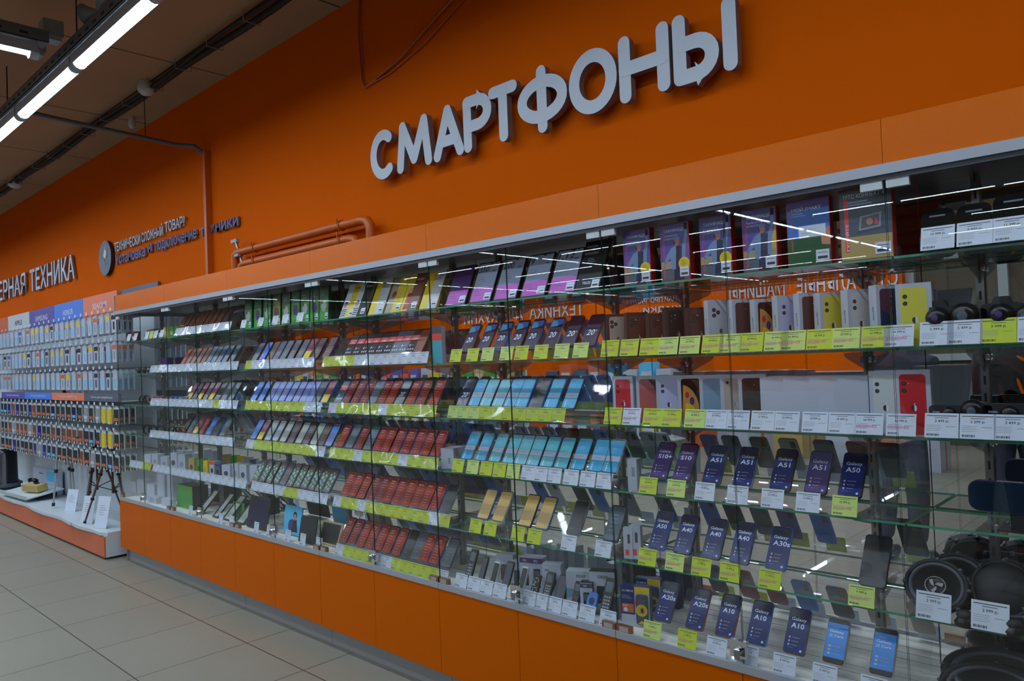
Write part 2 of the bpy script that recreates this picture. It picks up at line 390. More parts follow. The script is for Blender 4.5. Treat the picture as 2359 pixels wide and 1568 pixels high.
conduit('hanging_wire', [(-5.24, -.02, 3.31), (-5.24, -.02, CZ)], .003, 'thin vertical wire holding the crossing metal pipe from the ceiling')
conduit('wall_cable', [(-2.98, WY - .01, CZ), (-2.99, WY - .02, 3.5), (-2.98, WY - .015, 3.22), (-2.95, WY - .012, 3.17), (-2.6, WY - .02, 3.24), (-2.3, WY - .02, 3.36), (-1.9, WY - .02, 3.5), (-1.4, WY - .02, 3.6)], .007, 'orange painted cable looping across the wall above the big letters', 'duct')
conduit('wall_cable', [(-2.96, WY - .01, 3.17), (-2.7, WY - .012, 3.19), (-2.4, WY - .012, 3.26), (-2.05, WY - .012, 3.4), (-1.3, WY - .012, 3.58)], .005, 'lower thin orange cable sagging beside the upper one on the wall', 'duct')
m = MB()
# smoke detectors and boxes
for (x, y, r, lb) in ((-5.2, -.02, .06, 'white ceiling fitting on the cable bundle, right of the hanging lamps'), (-9.05, .02, .07, 'small white ceiling fitting on the cable bundle near the left edge'), (-6.1, .2, .03, 'tiny white ceiling marker beside the orange wall')):
    d = MB(); d.lathe([(0, CZ - .10), (r * .6, CZ - .095), (r, CZ - .07), (r, CZ - .04), (r * .8, CZ)], 'headw', 16, Matrix.Translation((x, y, 0))); d.build('smoke_detector', label=lb, cat='smoke detector')
def gadget(name, x, y, z, sx, sy, sz, label, cat, extra=None):
    g = thing(name, label, cat, (x, y, z)); b = MB(); b.box((-sx, -sy, 0), (sx, sy, sz), 'grey'); b.build('body', g)
    c = MB(); c.box((-sx * .8, -sy * .8, -.02), (sx * .8, sy * .8, 0), 'lampgrey'); c.build('cover', g)
    if extra: extra(g)
def grille(g):
    e = MB()
    for i in range(7): e.box((-.11 + i * .036, -.075, .02), (-.092 + i * .036, -.07, .08), 'lampgrey')
    e.build('grille', g)
gadget('emergency_light', -3.35, AY + .02, LZ + .148, .13, .07, .1, 'grey caged emergency light lying on the tray above the nearest lamp', 'emergency light', grille)
gadget('junction_box', -4.02, -.98, LZ + .13, .05, .05, .09, 'small grey junction box where the two trays meet', 'junction box')
gadget('junction_box', -4.35, -.98, LZ + .15, .05, .05, .12, 'grey box hanging beside the tray, left of the tray crossing', 'junction box')
g = thing('siren_horn', 'small grey cone siren on the tray above the nearest lamp', 'siren', (-3.62, AY, LZ + .182), (0, 0, .5))
d = MB(); d.lathe([(.012, 0), (.02, .03), (.05, .1), (.055, .1)], 'grey', 14, Matrix.Rotation(-PI / 2, 4, 'Y')); d.build('horn', g)
d = MB(); d.box((-.01, -.02, 0), (.03, .02, .06), 'lampgrey'); d.build('bracket', g)

# ------------------------------------------------------------------ pipes behind the header
def bent(y):
    return None
g = thing('wall_pipe', 'thick orange painted pipe above the header with an elbow at its right end', 'pipe')
p = MB(); z = 2.375; y = .30
p.tube([(-4.50, y, 2.10), (-4.50, y, 2.34), (-4.49, y, 2.365), (-4.46, y, z), (-3.2, y, z), (-2.93, y, z), (-2.885, y, z - .01), (-2.86, y, z - .04), (-2.855, y, z - .08), (-2.855, y, 2.1)], .028, 'duct', 14); p.build('pipe', g)
for x in (-4.2, -3.15):
    q = MB(); q.tube([(x, WY, z), (x, y - .03, z), (x, y - .03, z + .04)], .006, 'duct', 6); q.tube([(x - .0, y, z), (x + .001, y, z + .001), (x + .014, y, z)], .034, 'duct', 12); q.build('clamp', g)
q = MB(); q.tube([(-4.44, y, z), (-4.48, y, z + .08)], .01, 'steel'); q.box((-4.54, y - .01, z + .075), (-4.46, y + .02, z + .10), 'grey'); q.build('tap', g)
g = thing('wall_pipe', 'lower orange painted pipe just showing over the header edge', 'pipe')
p = MB(); z = 2.285
p.tube([(-4.43, y, 2.10), (-4.43, y, 2.24), (-4.41, y, 2.27), (-4.37, y, z), (-3.07, y, z), (-3.01, y, z - .01), (-2.98, y, z - .05), (-2.98, y, 2.1)], .026, 'duct', 14); p.build('pipe', g)
for x in (-4.2, -3.15):
    q = MB(); q.tube([(x, y, z), (x + .001, y, z), (x + .014, y, z)], .032, 'duct', 12); q.tube([(x, y - .03, z), (x, y - .03, z + .05)], .005, 'duct', 6); q.build('clamp', g)
q = MB(); q.tube([(-4.40, y, z), (-4.42, y, z + .06)], .009, 'steel'); q.box((-4.46, y - .03, z + .055), (-4.40, y + .01, z + .075), 'grey'); q.build('tap', g)

# ------------------------------------------------------------------ big wall letters (rounded strokes)
def arc(cx, cz, rx, rz, a0, a1, n=20): return [(cx + rx * math.cos(math.radians(a0 + (a1 - a0) * i / n)), cz + rz * math.sin(math.radians(a0 + (a1 - a0) * i / n))) for i in range(n + 1)]
def strokes(ch, w, h):
    P = {
     'С': [arc(w * .56, h / 2, w * .56, h / 2, 52, 308, 22)],
     'М': [[(0, 0), (w * .12, h)], [(w * .12, h), (w * .5, h * .14)], [(w * .5, h * .14), (w * .88, h)], [(w * .88, h), (w, 0)]],
     'А': [[(0, 0), (w * .5, h)], [(w * .5, h), (w, 0)], [(w * .2, h * .3), (w * .8, h * .3)]],
     'Р': [[(0, 0), (0, h)], [(0, h), (w * .5, h)] + arc(w * .5, h * .72, w * .5, h * .28, 90, -90, 12) + [(0, h * .44)]],
     'Т': [[(0, h), (w, h)], [(w / 2, 0), (w / 2, h)]],
     'Ф': [[(w / 2, -h * .07), (w / 2, h * 1.07)], arc(w / 2, h * .5, w / 2, h * .36, 0, 360, 28)],
     'О': [arc(w / 2, h / 2, w / 2, h / 2, 0, 360, 32)],
     'Н': [[(0, 0), (0, h)], [(w, 0), (w, h)], [(0, h / 2), (w, h / 2)]],
     'Ь': [[(0, 0), (0, h)], [(0, 0), (w * .5, 0)] + arc(w * .5, h * .29, w * .5, h * .29, -90, 90, 12) + [(0, h * .58)]],
     'I': [[(0, 0), (0, h)]]}
    return P[ch]
def ribbon(mb, pts, r, y0, y1, m, side):
    """a flat rounded stroke of half width r, extruded from y0 (front) to y1"""
    P = [Vector((a, b)) for a, b in pts]; closed = (P[0] - P[-1]).length < 1e-6
    n = len(P); L = []; R = []
    for i, p in enumerate(P):
        if closed: a = P[i - 1] if i else P[-2]; b = P[i + 1] if i < n - 1 else P[1]
        else: a = P[max(i - 1, 0)]; b = P[min(i + 1, n - 1)]
        d = (b - a).normalized(); q = Vector((-d.y, d.x))
        if 0 < i < n - 1:
            d1 = (p - P[i - 1]).normalized(); k = max(.6, abs(d1.dot(d)))
        else: k = 1
        L.append(p + q * r / k); R.append(p - q * r / k)
    def cap(p, d):
        a0 = math.atan2(d.y, d.x)
        return [p + r * Vector((math.cos(a0 + t), math.sin(a0 + t))) for t in [PI / 2 - PI * i / 10 for i in range(1, 10)]]
    if closed:
        vs = []
        for yy in (y0, y1): vs += [(q.x, yy, q.y) for q in L] + [(q.x, yy, q.y) for q in R]
        N = 2 * n
        mb.add(vs, [(i, i + 1, n + i + 1, n + i) for i in range(n - 1)], m)
        mb.add(vs, [(N + i + 1, N + i, i, i + 1) for i in range(n - 1)] + [(n + i, n + i + 1, N + n + i + 1, N + n + i) for i in range(n - 1)], side)
    else:
        out = L + cap(P[-1], P[-1] - P[-2]) + R[::-1] + cap(P[0], P[0] - P[1])
        mb.prism([(q.x, q.y) for q in out][::-1], y0, y1, m, side)
LT = [('С', 860, 914), ('М', 920, 1001), ('А', 1004, 1074), ('Р', 1074, 1139.5), ('Т', 1133, 1199), ('Ф', 1199, 1313), ('О', 1317, 1427), ('Н', 1432, 1548), ('Ь', 1556, 1661), ('I', 1669.5, 1710.5)]
sg = thing('wall_sign', 'large grey-white raised lettering reading СМАРТФОНЫ on the orange wall', 'sign', (0, 0, 0))
zl, zh, sr = 2.577, 2.855, .029
for ch, a, b in LT:
    xa = X_at(a, WY - .05, 2.72) + sr; xb = X_at(b, WY - .05, 2.72) - sr
    l = MB()
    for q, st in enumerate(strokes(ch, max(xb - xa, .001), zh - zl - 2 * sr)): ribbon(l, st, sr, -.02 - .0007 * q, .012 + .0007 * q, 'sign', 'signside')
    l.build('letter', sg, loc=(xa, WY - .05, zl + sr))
def word_sign(name, label, words, col, y, side='signside', depth=.02, group=None):
    g = thing(name, label, 'sign', (0, 0, 0), group=group)
    for s, x0, x1, z0, z1 in words:
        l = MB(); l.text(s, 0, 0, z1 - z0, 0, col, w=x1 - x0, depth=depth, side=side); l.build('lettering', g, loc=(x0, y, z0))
    return g
xt = [X_at(p, .35, 2.69) for p in (0, 62, 70, 172)]
word_sign('wall_sign', 'grey-white raised lettering ending in ТЕХНИКА at the left edge', [('КОМПЬЮТЕРНАЯ', -13.55, xt[1] - .05, 2.565, 2.83), ('ТЕХНИКА', xt[2], xt[3], 2.565, 2.83)], 'sign', .345)
a = [X_at(p, .35, 2.75) for p in (262, 424)]; wn = a[1] - a[0]
word_sign('wall_sign', 'small white raised line ТЕХНИЧЕСКИ СЛОЖНЫЙ ТОВАР? on the orange wall', [('ТЕХНИЧЕСКИ', a[0], a[0] + wn * .405, 2.70, 2.79), ('СЛОЖНЫЙ', a[0] + wn * .425, a[0] + wn * .725, 2.705, 2.812), ('ТОВАР?', a[0] + wn * .75, a[1], 2.72, 2.81)], 'sign', .355, depth=.012)
a = [X_at(p, .35, 2.63) for p in (264, 546)]; wn = a[1] - a[0]
word_sign('wall_sign', 'violet raised line Установка и подключение техники below the small white line', [('Установка', a[0], a[0] + wn * .295, 2.575, 2.68), ('и', a[0] + wn * .32, a[0] + wn * .355, 2.60, 2.668), ('подключение', a[0] + wn * .385, a[0] + wn * .72, 2.573, 2.668), ('техники', a[0] + wn * .745, a[1], 2.59, 2.66)], 'signblue', .355, depth=.015)
g = thing('round_sign', 'round grey-violet badge with a white plug symbol on the wall', 'sign', (-7.27, .34, 2.67))
m = MB(); m.prism([(.17 * math.cos(t * PI / 20), .17 * math.sin(t * PI / 20)) for t in range(40)], 0, .03, 'headg', 'blackm'); m.build('disc', g)
m = MB(); T = Matrix.Rotation(.5, 4, 'Y')
m.prism(rrect(.07, .08, .02, 3, 0, 0), -.006, 0, 'sign', T=T); m.prism([(-.022, .08), (-.012, .08), (-.012, .12), (-.022, .12)], -.006, 0, 'sign', T=T); m.prism([(.012, .08), (.022, .08), (.022, .12), (.012, .12)], -.006, 0, 'sign', T=T)
m.tube([(-.01, -.003, 0), (-.03, -.003, -.04), (.0, -.003, -.06), (.05, -.003, -.05), (.08, -.003, -.07)], .003, 'sign', 6); m.build('plug_symbol', g)

# ------------------------------------------------------------------ glass showcases, one metre each
ZB, ZT, ZH = 0.515, 2.035, 2.182       # deck, underside of header, top of header
SH = [1.795, 1.533, 1.280, 1.035, 0.775]
SF, SB = 0.035, 0.285                   # shelf front and back edge
MY = 0.30                               # mirror surface
BAY = ['rightmost bay', 'second bay from right', 'third bay from right', 'middle bay', 'third bay from left', 'second bay from left', 'leftmost bay']
LEV = ['top shelf', 'second shelf', 'third shelf', 'fourth shelf', 'fifth shelf', 'bottom deck']
def pane(mb, x0, x1, y0, y1, z0, z1, e):
    """a sheet of glass: big faces clear, narrow faces green; thin axis found from the sizes"""
    s = [x1 - x0, y1 - y0, z1 - z0]; t = s.index(min(s))
    vs = [(x0, y0, z0), (x1, y0, z0), (x1, y1, z0), (x0, y1, z0), (x0, y0, z1), (x1, y0, z1), (x1, y1, z1), (x0, y1, z1)]
    F = {1: [(0, 1, 5, 4), (2, 3, 7, 6)], 0: [(1, 2, 6, 5), (3, 0, 4, 7)], 2: [(4, 5, 6, 7), (3, 2, 1, 0)]}
    for k, fs in F.items(): mb.add(vs, fs, 'glass' if k == t else e)
def bracket_mesh():
    m = MB(); pl = [(0, -.004), (0, -.075), (-.02, -.06), (-.17, -.022), (-.19, -.012), (-.19, -.004)]
    T = Matrix.Rotation(PI / 2, 4, 'Z')
    m.prism([(a, b) for a, b in pl], -.002, .002, 'bracketm', T=T)
    for s in (-1, 1): m.lathe([(0, -.010), (.006, -.010), (.008, -.004), (.008, .004), (.006, .010), (0, .010)], 'chrome', 8, Matrix.Translation((s * .011, -.006, -.03)))
    return m.mesh('shelf_bracket')
M['bracketm'] = C('clear_tinted_bracket', (120, 100, 90), .2)
M['bracketm'] = glass_mat('smoky_acrylic', (.62, .60, .60), rough=.1, f0=.05, haze=.15)
BR = bracket_mesh()
M['deckw'] = C('bright_white_deck', (182, 180, 172), .35)
for b in range(7):
    x0, x1 = -b + 0.0, -b + 1.0
    t = thing('glass_showcase', ['rightmost', 'second from right', 'third from right', 'middle', 'third from left', 'second from left', 'leftmost'][b] + ' metre-wide mirrored glass showcase with orange base doors and header', 'showcase', ((x0 + x1) / 2, 0, 0), group='glass showcases along the orange wall')
    o = -(x0 + x1) / 2                    # parts are built in world x, shifted by the thing
    X0, X1 = x0 + o, x1 + o; e = .0015
    def P(name, m, par=t, **kw): return m.build(name, par, **kw)
    m = MB(); m.box((X0 + e, .012, .115), (X1 - e, .335, ZB - .012), 'white'); P('base_cabinet', m)
    m = MB(); m.box((X0 + e, .05, .0), (X1 - e, .33, .114), 'plinth'); P('plinth', m)
    m = MB(); m.box((X0 + e, -.004, ZB - .011), (X1 - e, .335, ZB), 'deckw')
    for k in range(1, 4): m.box((X0 + e, .06 + k * .055, ZB), (X1 - e, .062 + k * .055, ZB + .0008), 'grey')
    P('deck', m)
    m = MB(); m.box((X0 + e, -.016, ZB - .014), (X1 - e, -.005, ZB + .012), 'alu'); P('glass_track', m)
    for k in range(2):
        m = MB(); a = X0 + .5 * k; m.box((a + .0012, -.012, .116), (a + .4988, .011, ZB - .016), 'orange'); P('base_door', m)
    m = MB(); m.box((X0 + e, MY + .001, ZB + .001), (X1 - e, MY + .02, ZT + .12), 'mirror'); P('mirror_back', m)
    m = MB(); m.box((X0 + e, -.004, ZT + .004), (X1 - e, MY, ZT + .02), 'dgrey'); P('top_board', m)
    m = MB(); m.box(((X0 - (.0 if b % 1 == 0 else 0)) + .0008, -.012, ZT), (X1 - .0008, -.001, ZH), 'header'); P('header_panel', m)
    m = MB(); m.box((X0, -.020, ZT - .012), (X1, -.0125, ZT + .018), 'alu'); m.box((X0, -.0125, ZT - .026), (X1, -.003, ZT - .002), 'dgrey'); P('header_trim', m)
    for s in (.16, .83):
        m = MB(); m.box((X0 + s - .011, MY - .014, ZB), (X0 + s + .011, MY, ZT), 'steel')
        for q in range(30): m.box((X0 + s - .003, MY - .0146, ZB + .05 + q * .05), (X0 + s + .003, MY - .014, ZB + .075 + q * .05), 'blackm')
        P('upright', m)
    for z in SH:
        m = MB(); pane(m, X0 + .003, X1 - .003, SF, SB, z - .007, z, 'gedge'); P('glass_shelf', m)
        for s in (.16, .83): link('shelf_bracket', BR, t, (X0 + s, MY - .014, z - .006))
    for k in range(2):
        a = X0 + .5 * k
        m = MB(); pane(m, a + .002, a + .498, -.0035, .0005, ZB + .008, ZT - .004, 'gedged'); d = P('glass_door', m)
        # hinges at the metre joints, a lock at the half-metre joint
        s = a + .035 if k == 0 else a + .465
        m = MB(); m.box((s - .03, -.011, ZB + .010), (s + .03, .006, ZB + .036), 'bronze'); m.box((s - .02, -.0125, ZB + .014), (s + .02, -.011, ZB + .032), 'chrome'); P('hinge', m, d)
        m = MB(); m.box((s - .03, -.010, ZT - .05), (s + .03, .006, ZT - .022), 'headw'); P('hinge', m, d)
        if k == 0:
            q = a + .47
            m = MB(); m.box((q - .012, -.010, ZB + .03), (q + .045, .008, ZB + .085), 'chrome'); m.lathe([(0, -.026), (.011, -.026), (.013, -.018), (.013, -.010)], 'chrome', 12, Matrix.Translation((q + .018, 0, ZB + .052)), axis='y')
            m.box((q + .012, -.03, ZB + .03), (q + .03, -.026, ZB + .06), 'steel'); P('lock', m, d)
    if b == 6:
        m = MB(); pane(m, X0 - .001, X0 + .004, .004, MY - .002, ZB + .002, ZT, 'gedged'); P('side_glass', m)
        m = MB(); m.box((X0 - .012, -.012, .116), (X0 - .001, .335, ZB - .012), 'orange'); P('side_panel', m)
        m = MB(); m.box((X0 - .012, -.02, ZT - .02), (X0 - .001, .335, ZH), 'alu'); P('side_trim', m)
        m = MB(); m.box((X0 - .004, .03, 0), (X0 + .002, .33, .112), 'alu'); P('plinth_end', m)

# ------------------------------------------------------------------ merchandise builders
CNT = {}
def bay_of(x): return max(0, min(6, -int(math.floor(x))))
def where(kind, x, lv):
    """where a thing stands, counted from the left among its like on that shelf (filled in at the end)"""
    return (kind, bay_of(x), lv)
PENDING = []
def later(o, kind, x, lv): PENDING.append((o, kind, x, lv, bay_of(x)))
def finish_labels():
    by = {}
    for r in PENDING: by.setdefault((r[1], r[4], r[3]), []).append(r)
    for (kind, b, lv), rs in by.items():
        rs.sort(key=lambda r: r[2])
        for i, r in enumerate(rs):
            place = LEV[lv] + ', ' + BAY[b]
            if len(rs) == 1: r[0]['label'] = '%s, %s' % (kind, place)
            else: r[0]['label'] = '%s, %s from left, %s' % (kind, ORD[min(i, 24)], place)
ZS = SH + [ZB]
SCR = {}
def screen_mesh(kind):
    if kind in SCR: return SCR[kind]
    m = MB(); W, H = .066, .136; y = -.0052
    base = {'galaxy': 'navy', 'galaxyv': 'violet', 'j2': 'j2', 'twenty': 'navy2', 'twentys': 'navy2', 'blue': 'skyblue', 'teal': 'teal', 'red': 'red', 'redd': 'reddark', 'black': 'black', 'grey': 'dgrey', 'gold': 'gold',
            'lilac': 'lilac', 'royal': 'royal', 'stone': 'greysc', 'cocoa': 'brownsc', 'slate': 'slate', 'maroon': 'maroon', 'dots': 'brownsc', 'sticker': 'slate', 'stickerb': 'blackm', 'brown': 'brown', 'bluered': 'lilac'}[kind.split(':')[0]]
    m.prism(rrect(W, H, .007, 3, 0, .007), y + .0002, y + .0008, base); x0 = -W / 2; z0 = .007; z1 = z0 + H
    k, _, a = kind.partition(':')
    if k in ('galaxy', 'galaxyv', 'twenty'):
        m.quad(x0 + .002, z1 - .034, -x0 - .002, z1 - .004, y + .0001, 'navy2') if k == 'galaxy' else None
    if k in ('galaxy', 'galaxyv'):
        m.text('Galaxy', x0 + .009, z1 - .040, .0135, y, 'inkw', w=.049)
        m.text(a, x0 + .011, z1 - .061, .0165, y, 'inkw', w=.0142 * len(a))
        for i in range(3):
            z = z0 + .042 - i * .012
            m.prism(rrect(.005, .006, .001, 2, x0 + .013, z), y - .0001, y, 'band'); m.quad(x0 + .021, z + .003, x0 + .047 - .003 * i, z + .0038, y, 'inkw')
        m.quad(x0 + .01, z0 + .012, x0 + .03, z0 + .0128, y, 'lilac')
        m.prism(rrect(.007, .007, .002, 2, .022, z0 + .003), y - .0001, y, 'band')
    elif k == 'j2':
        m.quad(x0, z1 - .012, -x0, z1, y, 'black'); m.quad(x0, z0, -x0, z0 + .012, y, 'black')
        m.text('SAMSUNG', x0 + .012, z1 - .028, .004, y, 'band'); m.text('Galaxy', x0 + .008, z1 - .045, .011, y, 'inkw', w=.046); m.text('J2 Core', x0 + .008, z1 - .059, .010, y, 'inkw', w=.046)
        for i in range(3):
            z = z0 + .046 - i * .012; m.prism(rrect(.009, .006, .001, 2, x0 + .015, z), y - .0001, y, 'band'); m.quad(x0 + .025, z + .003, x0 + .05, z + .0038, y, 'band')
    elif k in ('twenty', 'twentys'):
        if k == 'twenty': m.poly([(x0 + .002, z1 - .042), (-x0 - .002, z1 - .030), (-x0 - .002, z1 - .004), (x0 + .002, z1 - .004)], y + .00012, 'royal'); m.poly([(x0 + .002, z1 - .042), (0.01, z1 - .036), (-.004, z1 - .012), (x0 + .002, z1 - .008)], y + .00006, 'cyan')
        m.text('20', x0 + .012, z0 + .042, .027, y, 'inkw', w=.036, shear=.2)
        if k == 'twentys': m.text('s', .019, z0 + .060, .008, y, 'band')
    elif k in ('blue', 'teal'):
        m.quad(x0, z0 + .046, -x0, z0 + .068, y, 'band')
        m.lines(x0 + .02, z0 + .1, .026, 2, .006, y - .0001, 'inkw', .0008); m.quad(-.015, z0 + .056, .012, z0 + .0575, y - .0001, 'grey')
        m.lines(x0 + .006, z0 + .088, .04, 2, .005, y, 'band', .0006)
        for i, r in enumerate((.0035, .0035, .003, .0025)): m.disc(x0 + .014, z0 + .008 + i * .009, r, y, 'inkw', n=8)
    elif k in ('red', 'redd'):
        m.text(a or 'Redmi', x0 + .012, z1 - .026, .007, y, 'inkw', w=.03); m.text('Note 8', x0 + .012, z1 - .037, .006, y, 'band', w=.026) if not a else None
        for i in range(5): m.quad(x0 + .012, z1 - .052 - i * .014, x0 + .046 - .004 * (i % 3), z1 - .051 - i * .014, y, 'band')
        m.text('mi', .022, z1 - .012, .005, y, 'inkw'); m.text('5G', -.004, z0 + .012, .005, y, 'band')
    elif k == 'gold':
        for i in range(2): m.quad(x0 + .014, z1 - .028 - i * .008, -x0 - .014, z1 - .026 - i * .008, y, 'kraft')
        for i in range(4): m.prism(rrect(.006, .006, .001, 2, x0 + .014, z0 + .022 + i * .018), y - .0001, y, 'wood'); m.quad(x0 + .022, z0 + .024 + i * .018, x0 + .046, z0 + .0256 + i * .018, y, 'wood')
    elif k == 'black': m.lines(x0 + .014, z0 + .02, .03, 1, .01, y, 'dgrey')
    elif k == 'lilac': m.lines(x0 + .012, z1 - .03, .04, 6, .016, y, 'band', .0012)
    elif k == 'bluered': m.quad(x0, z0 + .07, -x0, z1 - .006, y, 'royal'); m.quad(x0, z1 - .012, -x0, z1 - .004, y - .0001, 'maroon'); m.lines(x0 + .012, z0 + .05, .04, 4, .012, y, 'band')
    elif k == 'royal': m.disc(x0 + .02, z0 + .04, .004, y, 'inkw', n=8); m.lines(x0 + .012, z1 - .03, .035, 5, .014, y, 'band', .0008)
    elif k in ('stone', 'cocoa', 'slate', 'grey'): m.lines(x0 + .012, z1 - .035, .036, 5, .016, y, 'band' if k != 'grey' else 'grey', .0010)
    elif k in ('sticker', 'stickerb'):
        m.quad(x0, z1 - .060, -x0, z1 - .030, y - .0002, 'redp'); m.text(a or 'АКЦИЯ', x0 + .008, z1 - .042, .008, y - .0003, 'inkw', w=.045); m.text('-10%', x0 + .014, z1 - .056, .009, y - .0003, 'inkw', w=.034)
        for i in range(3): m.prism(rrect(.010, .010, .002, 2, x0 + .014 + i * .018, z0 + .018), y - .0001, y, 'band')
        m.prism(rrect(.010, .012, .002, 2, x0 + .016, z0 + .040), y - .0001, y, 'band'); m.quad(x0 + .026, z0 + .046, x0 + .05, z0 + .0475, y, 'band')
    elif k == 'dots':
        rd = random.Random(3)
        for px, pz, r in ((.012, .1, .007), (.035, .112, .006), (.05, .09, .009), (.022, .078, .011), (.046, .062, .010), (.012, .052, .008), (.03, .042, .009), (.052, .034, .007), (.018, .024, .009), (.042, .016, .008)): m.disc(x0 + px, z0 + pz, r, y, 'mint', n=12)
        m.disc(.02, z1 - .01, .002, y, 'inkw', n=6)
    elif k == 'maroon': m.quad(x0, z0, -x0, z0 + .05, y, 'yellow'); m.lines(x0 + .012, z1 - .03, .03, 3, .012, y, 'band')
    elif k == 'brown': m.lines(x0 + .015, z1 - .05, .03, 2, .02, y, 'redside', .003)
    SCR[kind] = m.mesh('screen'); return SCR[kind]
BODY = {}
def body_mesh(c):
    if c not in BODY:
        m = MB(); o = rrect(.071, .149, .010, 4); m.prism(o, -.0040, .0040, c)
        m.prism(rrect(.0685, .1465, .009, 4, 0, .00125), -.0046, -.0040, 'black')
        m.box((.0355, -.0015, .095), (.0362, .0015, .118), 'dgrey'); m.prism(rrect(.018, .03, .005, 3, .018, .108), .004, .0052, 'black')
        BODY[c] = m.mesh('body')
    return BODY[c]
LEAN = math.radians(33)
DESC = {'galaxy': 'navy-screened smartphone', 'galaxyv': 'violet-screened smartphone', 'j2': 'small smartphone with bright blue screen', 'twenty': 'smartphone with bright slanted 20', 'twentys': 'smartphone with dim slanted 20',
        'blue': 'sky-blue-screened smartphone', 'teal': 'teal-screened smartphone', 'red': 'brick-red-screened smartphone', 'redd': 'darker brick-red-screened smartphone', 'black': 'plain black smartphone', 'grey': 'dark grey smartphone', 'gold': 'mustard-yellow-screened smartphone',
        'lilac': 'lilac-screened smartphone', 'royal': 'royal-blue-screened smartphone', 'stone': 'stone-grey-screened smartphone', 'cocoa': 'cocoa-brown-screened smartphone', 'slate': 'slate-grey-screened smartphone', 'maroon': 'maroon-screened smartphone', 'dots': 'brown smartphone with mint dots', 'sticker': 'slate smartphone with a red discount patch', 'stickerb': 'black smartphone with a red discount patch', 'brown': 'brown-backed handset', 'bluered': 'blue-violet-screened smartphone'}
GRP = {'galaxy': 'navy-screened smartphones', 'red': 'brick-red smartphones', 'blue': 'sky-blue smartphones'}
def phone(x, lv, kind, back='blackm', sc_=1.0, yb=.078, dz=.048, yaw=0):
    k, _, a = kind.partition(':')
    t = thing('smartphone', '', 'smartphone', (x, yb, ZS[lv] + dz), (-LEAN, 0, yaw), group='smartphones on the ' + LEV[lv] + ' of the ' + BAY[bay_of(x)])
    t.scale = (sc_, sc_, sc_)
    link('body', body_mesh(back), t); link('screen', screen_mesh(kind), t)
    d = DESC[k]; later(t, d % a if '%' in d else d, x, lv)
    return t
def phones(lv, items, **kw):
    """items: (photo column of the top left corner, kind, back)"""
    for it in items:
        s = kw.get('sc_', 1.0); x = X_at(it[0], .155, ZS[lv] + .172) + .0355 * s
        phone(x, lv, it[1], it[2] if len(it) > 2 else random.choice(['blackm', 'dgrey', 'signblue', 'slate', 'royal', 'grey', 'blackm']), **kw)
def riser(x0, x1, lv):
    """clear acrylic stand the phones lean on"""
    z = ZS[lv]; m = MB(); t = .003
    pf = [(.034, .004), (.034, .018), (.036, .018), (.036, .007), (.052, .007), (.052, .045), (.072, .045), (.076, .041), (.088, .047), (.165, .166), (.168, .163), (.091, .043), (.078, .035), (.058, .039), (.055, .036), (.055, .004)]
    T = Matrix.Translation((0, 0, z)) @ Matrix(((0, 1, 0, 0), (1, 0, 0, 0), (0, 0, 1, 0), (0, 0, 0, 1)))
    n = len(pf); vs = [(x0, a, z + b - .0035) for a, b in pf] + [(x1, a, z + b - .0035) for a, b in pf]
    m.add(vs, [(i, (i + 1) % n, n + (i + 1) % n, n + i) for i in range(n)] + [tuple(range(n))[::-1], tuple(range(n, 2 * n))], 'acrylic')
    o = m.build('acrylic_riser', cat='display stand', group='clear acrylic risers'); later(o, 'clear stepped acrylic phone riser', (x0 + x1) / 2, lv)
TAGM = {}
def tag_mesh(col, price, w, h, stamp):
    key = (col, price, w, h, stamp)
    if key in TAGM: return TAGM[key]
    m = MB(); m.box((0, -.0006, 0), (w, .0006, h), {'y': 'cardy', 'p': 'cardp', 'w': 'cardw'}[col])
    y = -.0009
    m.quad(w * .06, h * .88, w * .94, h * .91, y, 'ink'); m.quad(w * .3, h * .8, w * .7, h * .82, y, 'ink')
    m.text(price, w * .30, h * .60, h * .13, y, 'ink', w=w * .42)
    for i in range(4): m.quad(w * .06, h * (.5 - i * .07), w * (.5 - .03 * (i % 2)), h * (.512 - i * .07), y, 'grey')
    m.quad(w * .62, h * .45, w * .9, h * .47, y, 'grey')
    if stamp: m.text('РАССРОЧКА', w * .06, h * .32, h * .13, y - .0002, 'inkr', w=w * .72)
    for i in range(9): m.quad(w * (.07 + i * .042), h * .07, w * (.07 + i * .042 + (.02 if i % 3 else .03)), h * .16, y, 'ink')
    m.quad(w * .02, -.001, w * .98, .001, y, 'acrylic')
    TAGM[key] = m.mesh('price_tag'); return TAGM[key]
CN = {'y': 'yellow', 'p': 'glare-paled yellow', 'w': 'white'}
def tag(x, lv, col, price='1 999 р.', w=.074, h=.060, stamp=False, y=.016, dz=.004, lean=.28, read=False):
    z = ZS[lv] + dz if lv < 5 else ZS[lv] + dz + .0
    o = link('price_tag', tag_mesh(col, price, w, h, stamp), None, (x, y, z), (-lean, 0, 0), cat='price tag', group='price tags on the ' + LEV[lv] + ' of the ' + BAY[bay_of(x + w / 2)])
    later(o, CN[col] + ' price tag' + (' ' + price if read else ''), x + w / 2, lv)
def tags(lv, items, **kw):
    for it in items: tag(X_at(it[0], .016, ZS[lv] + .01), lv, it[1], it[2], stamp=len(it) > 3, read=True, **kw)
PR = ['3 999 р.', '5 990 р.', '7 490 р.', '8 999 р.', '11 990 р.', '13 490 р.']
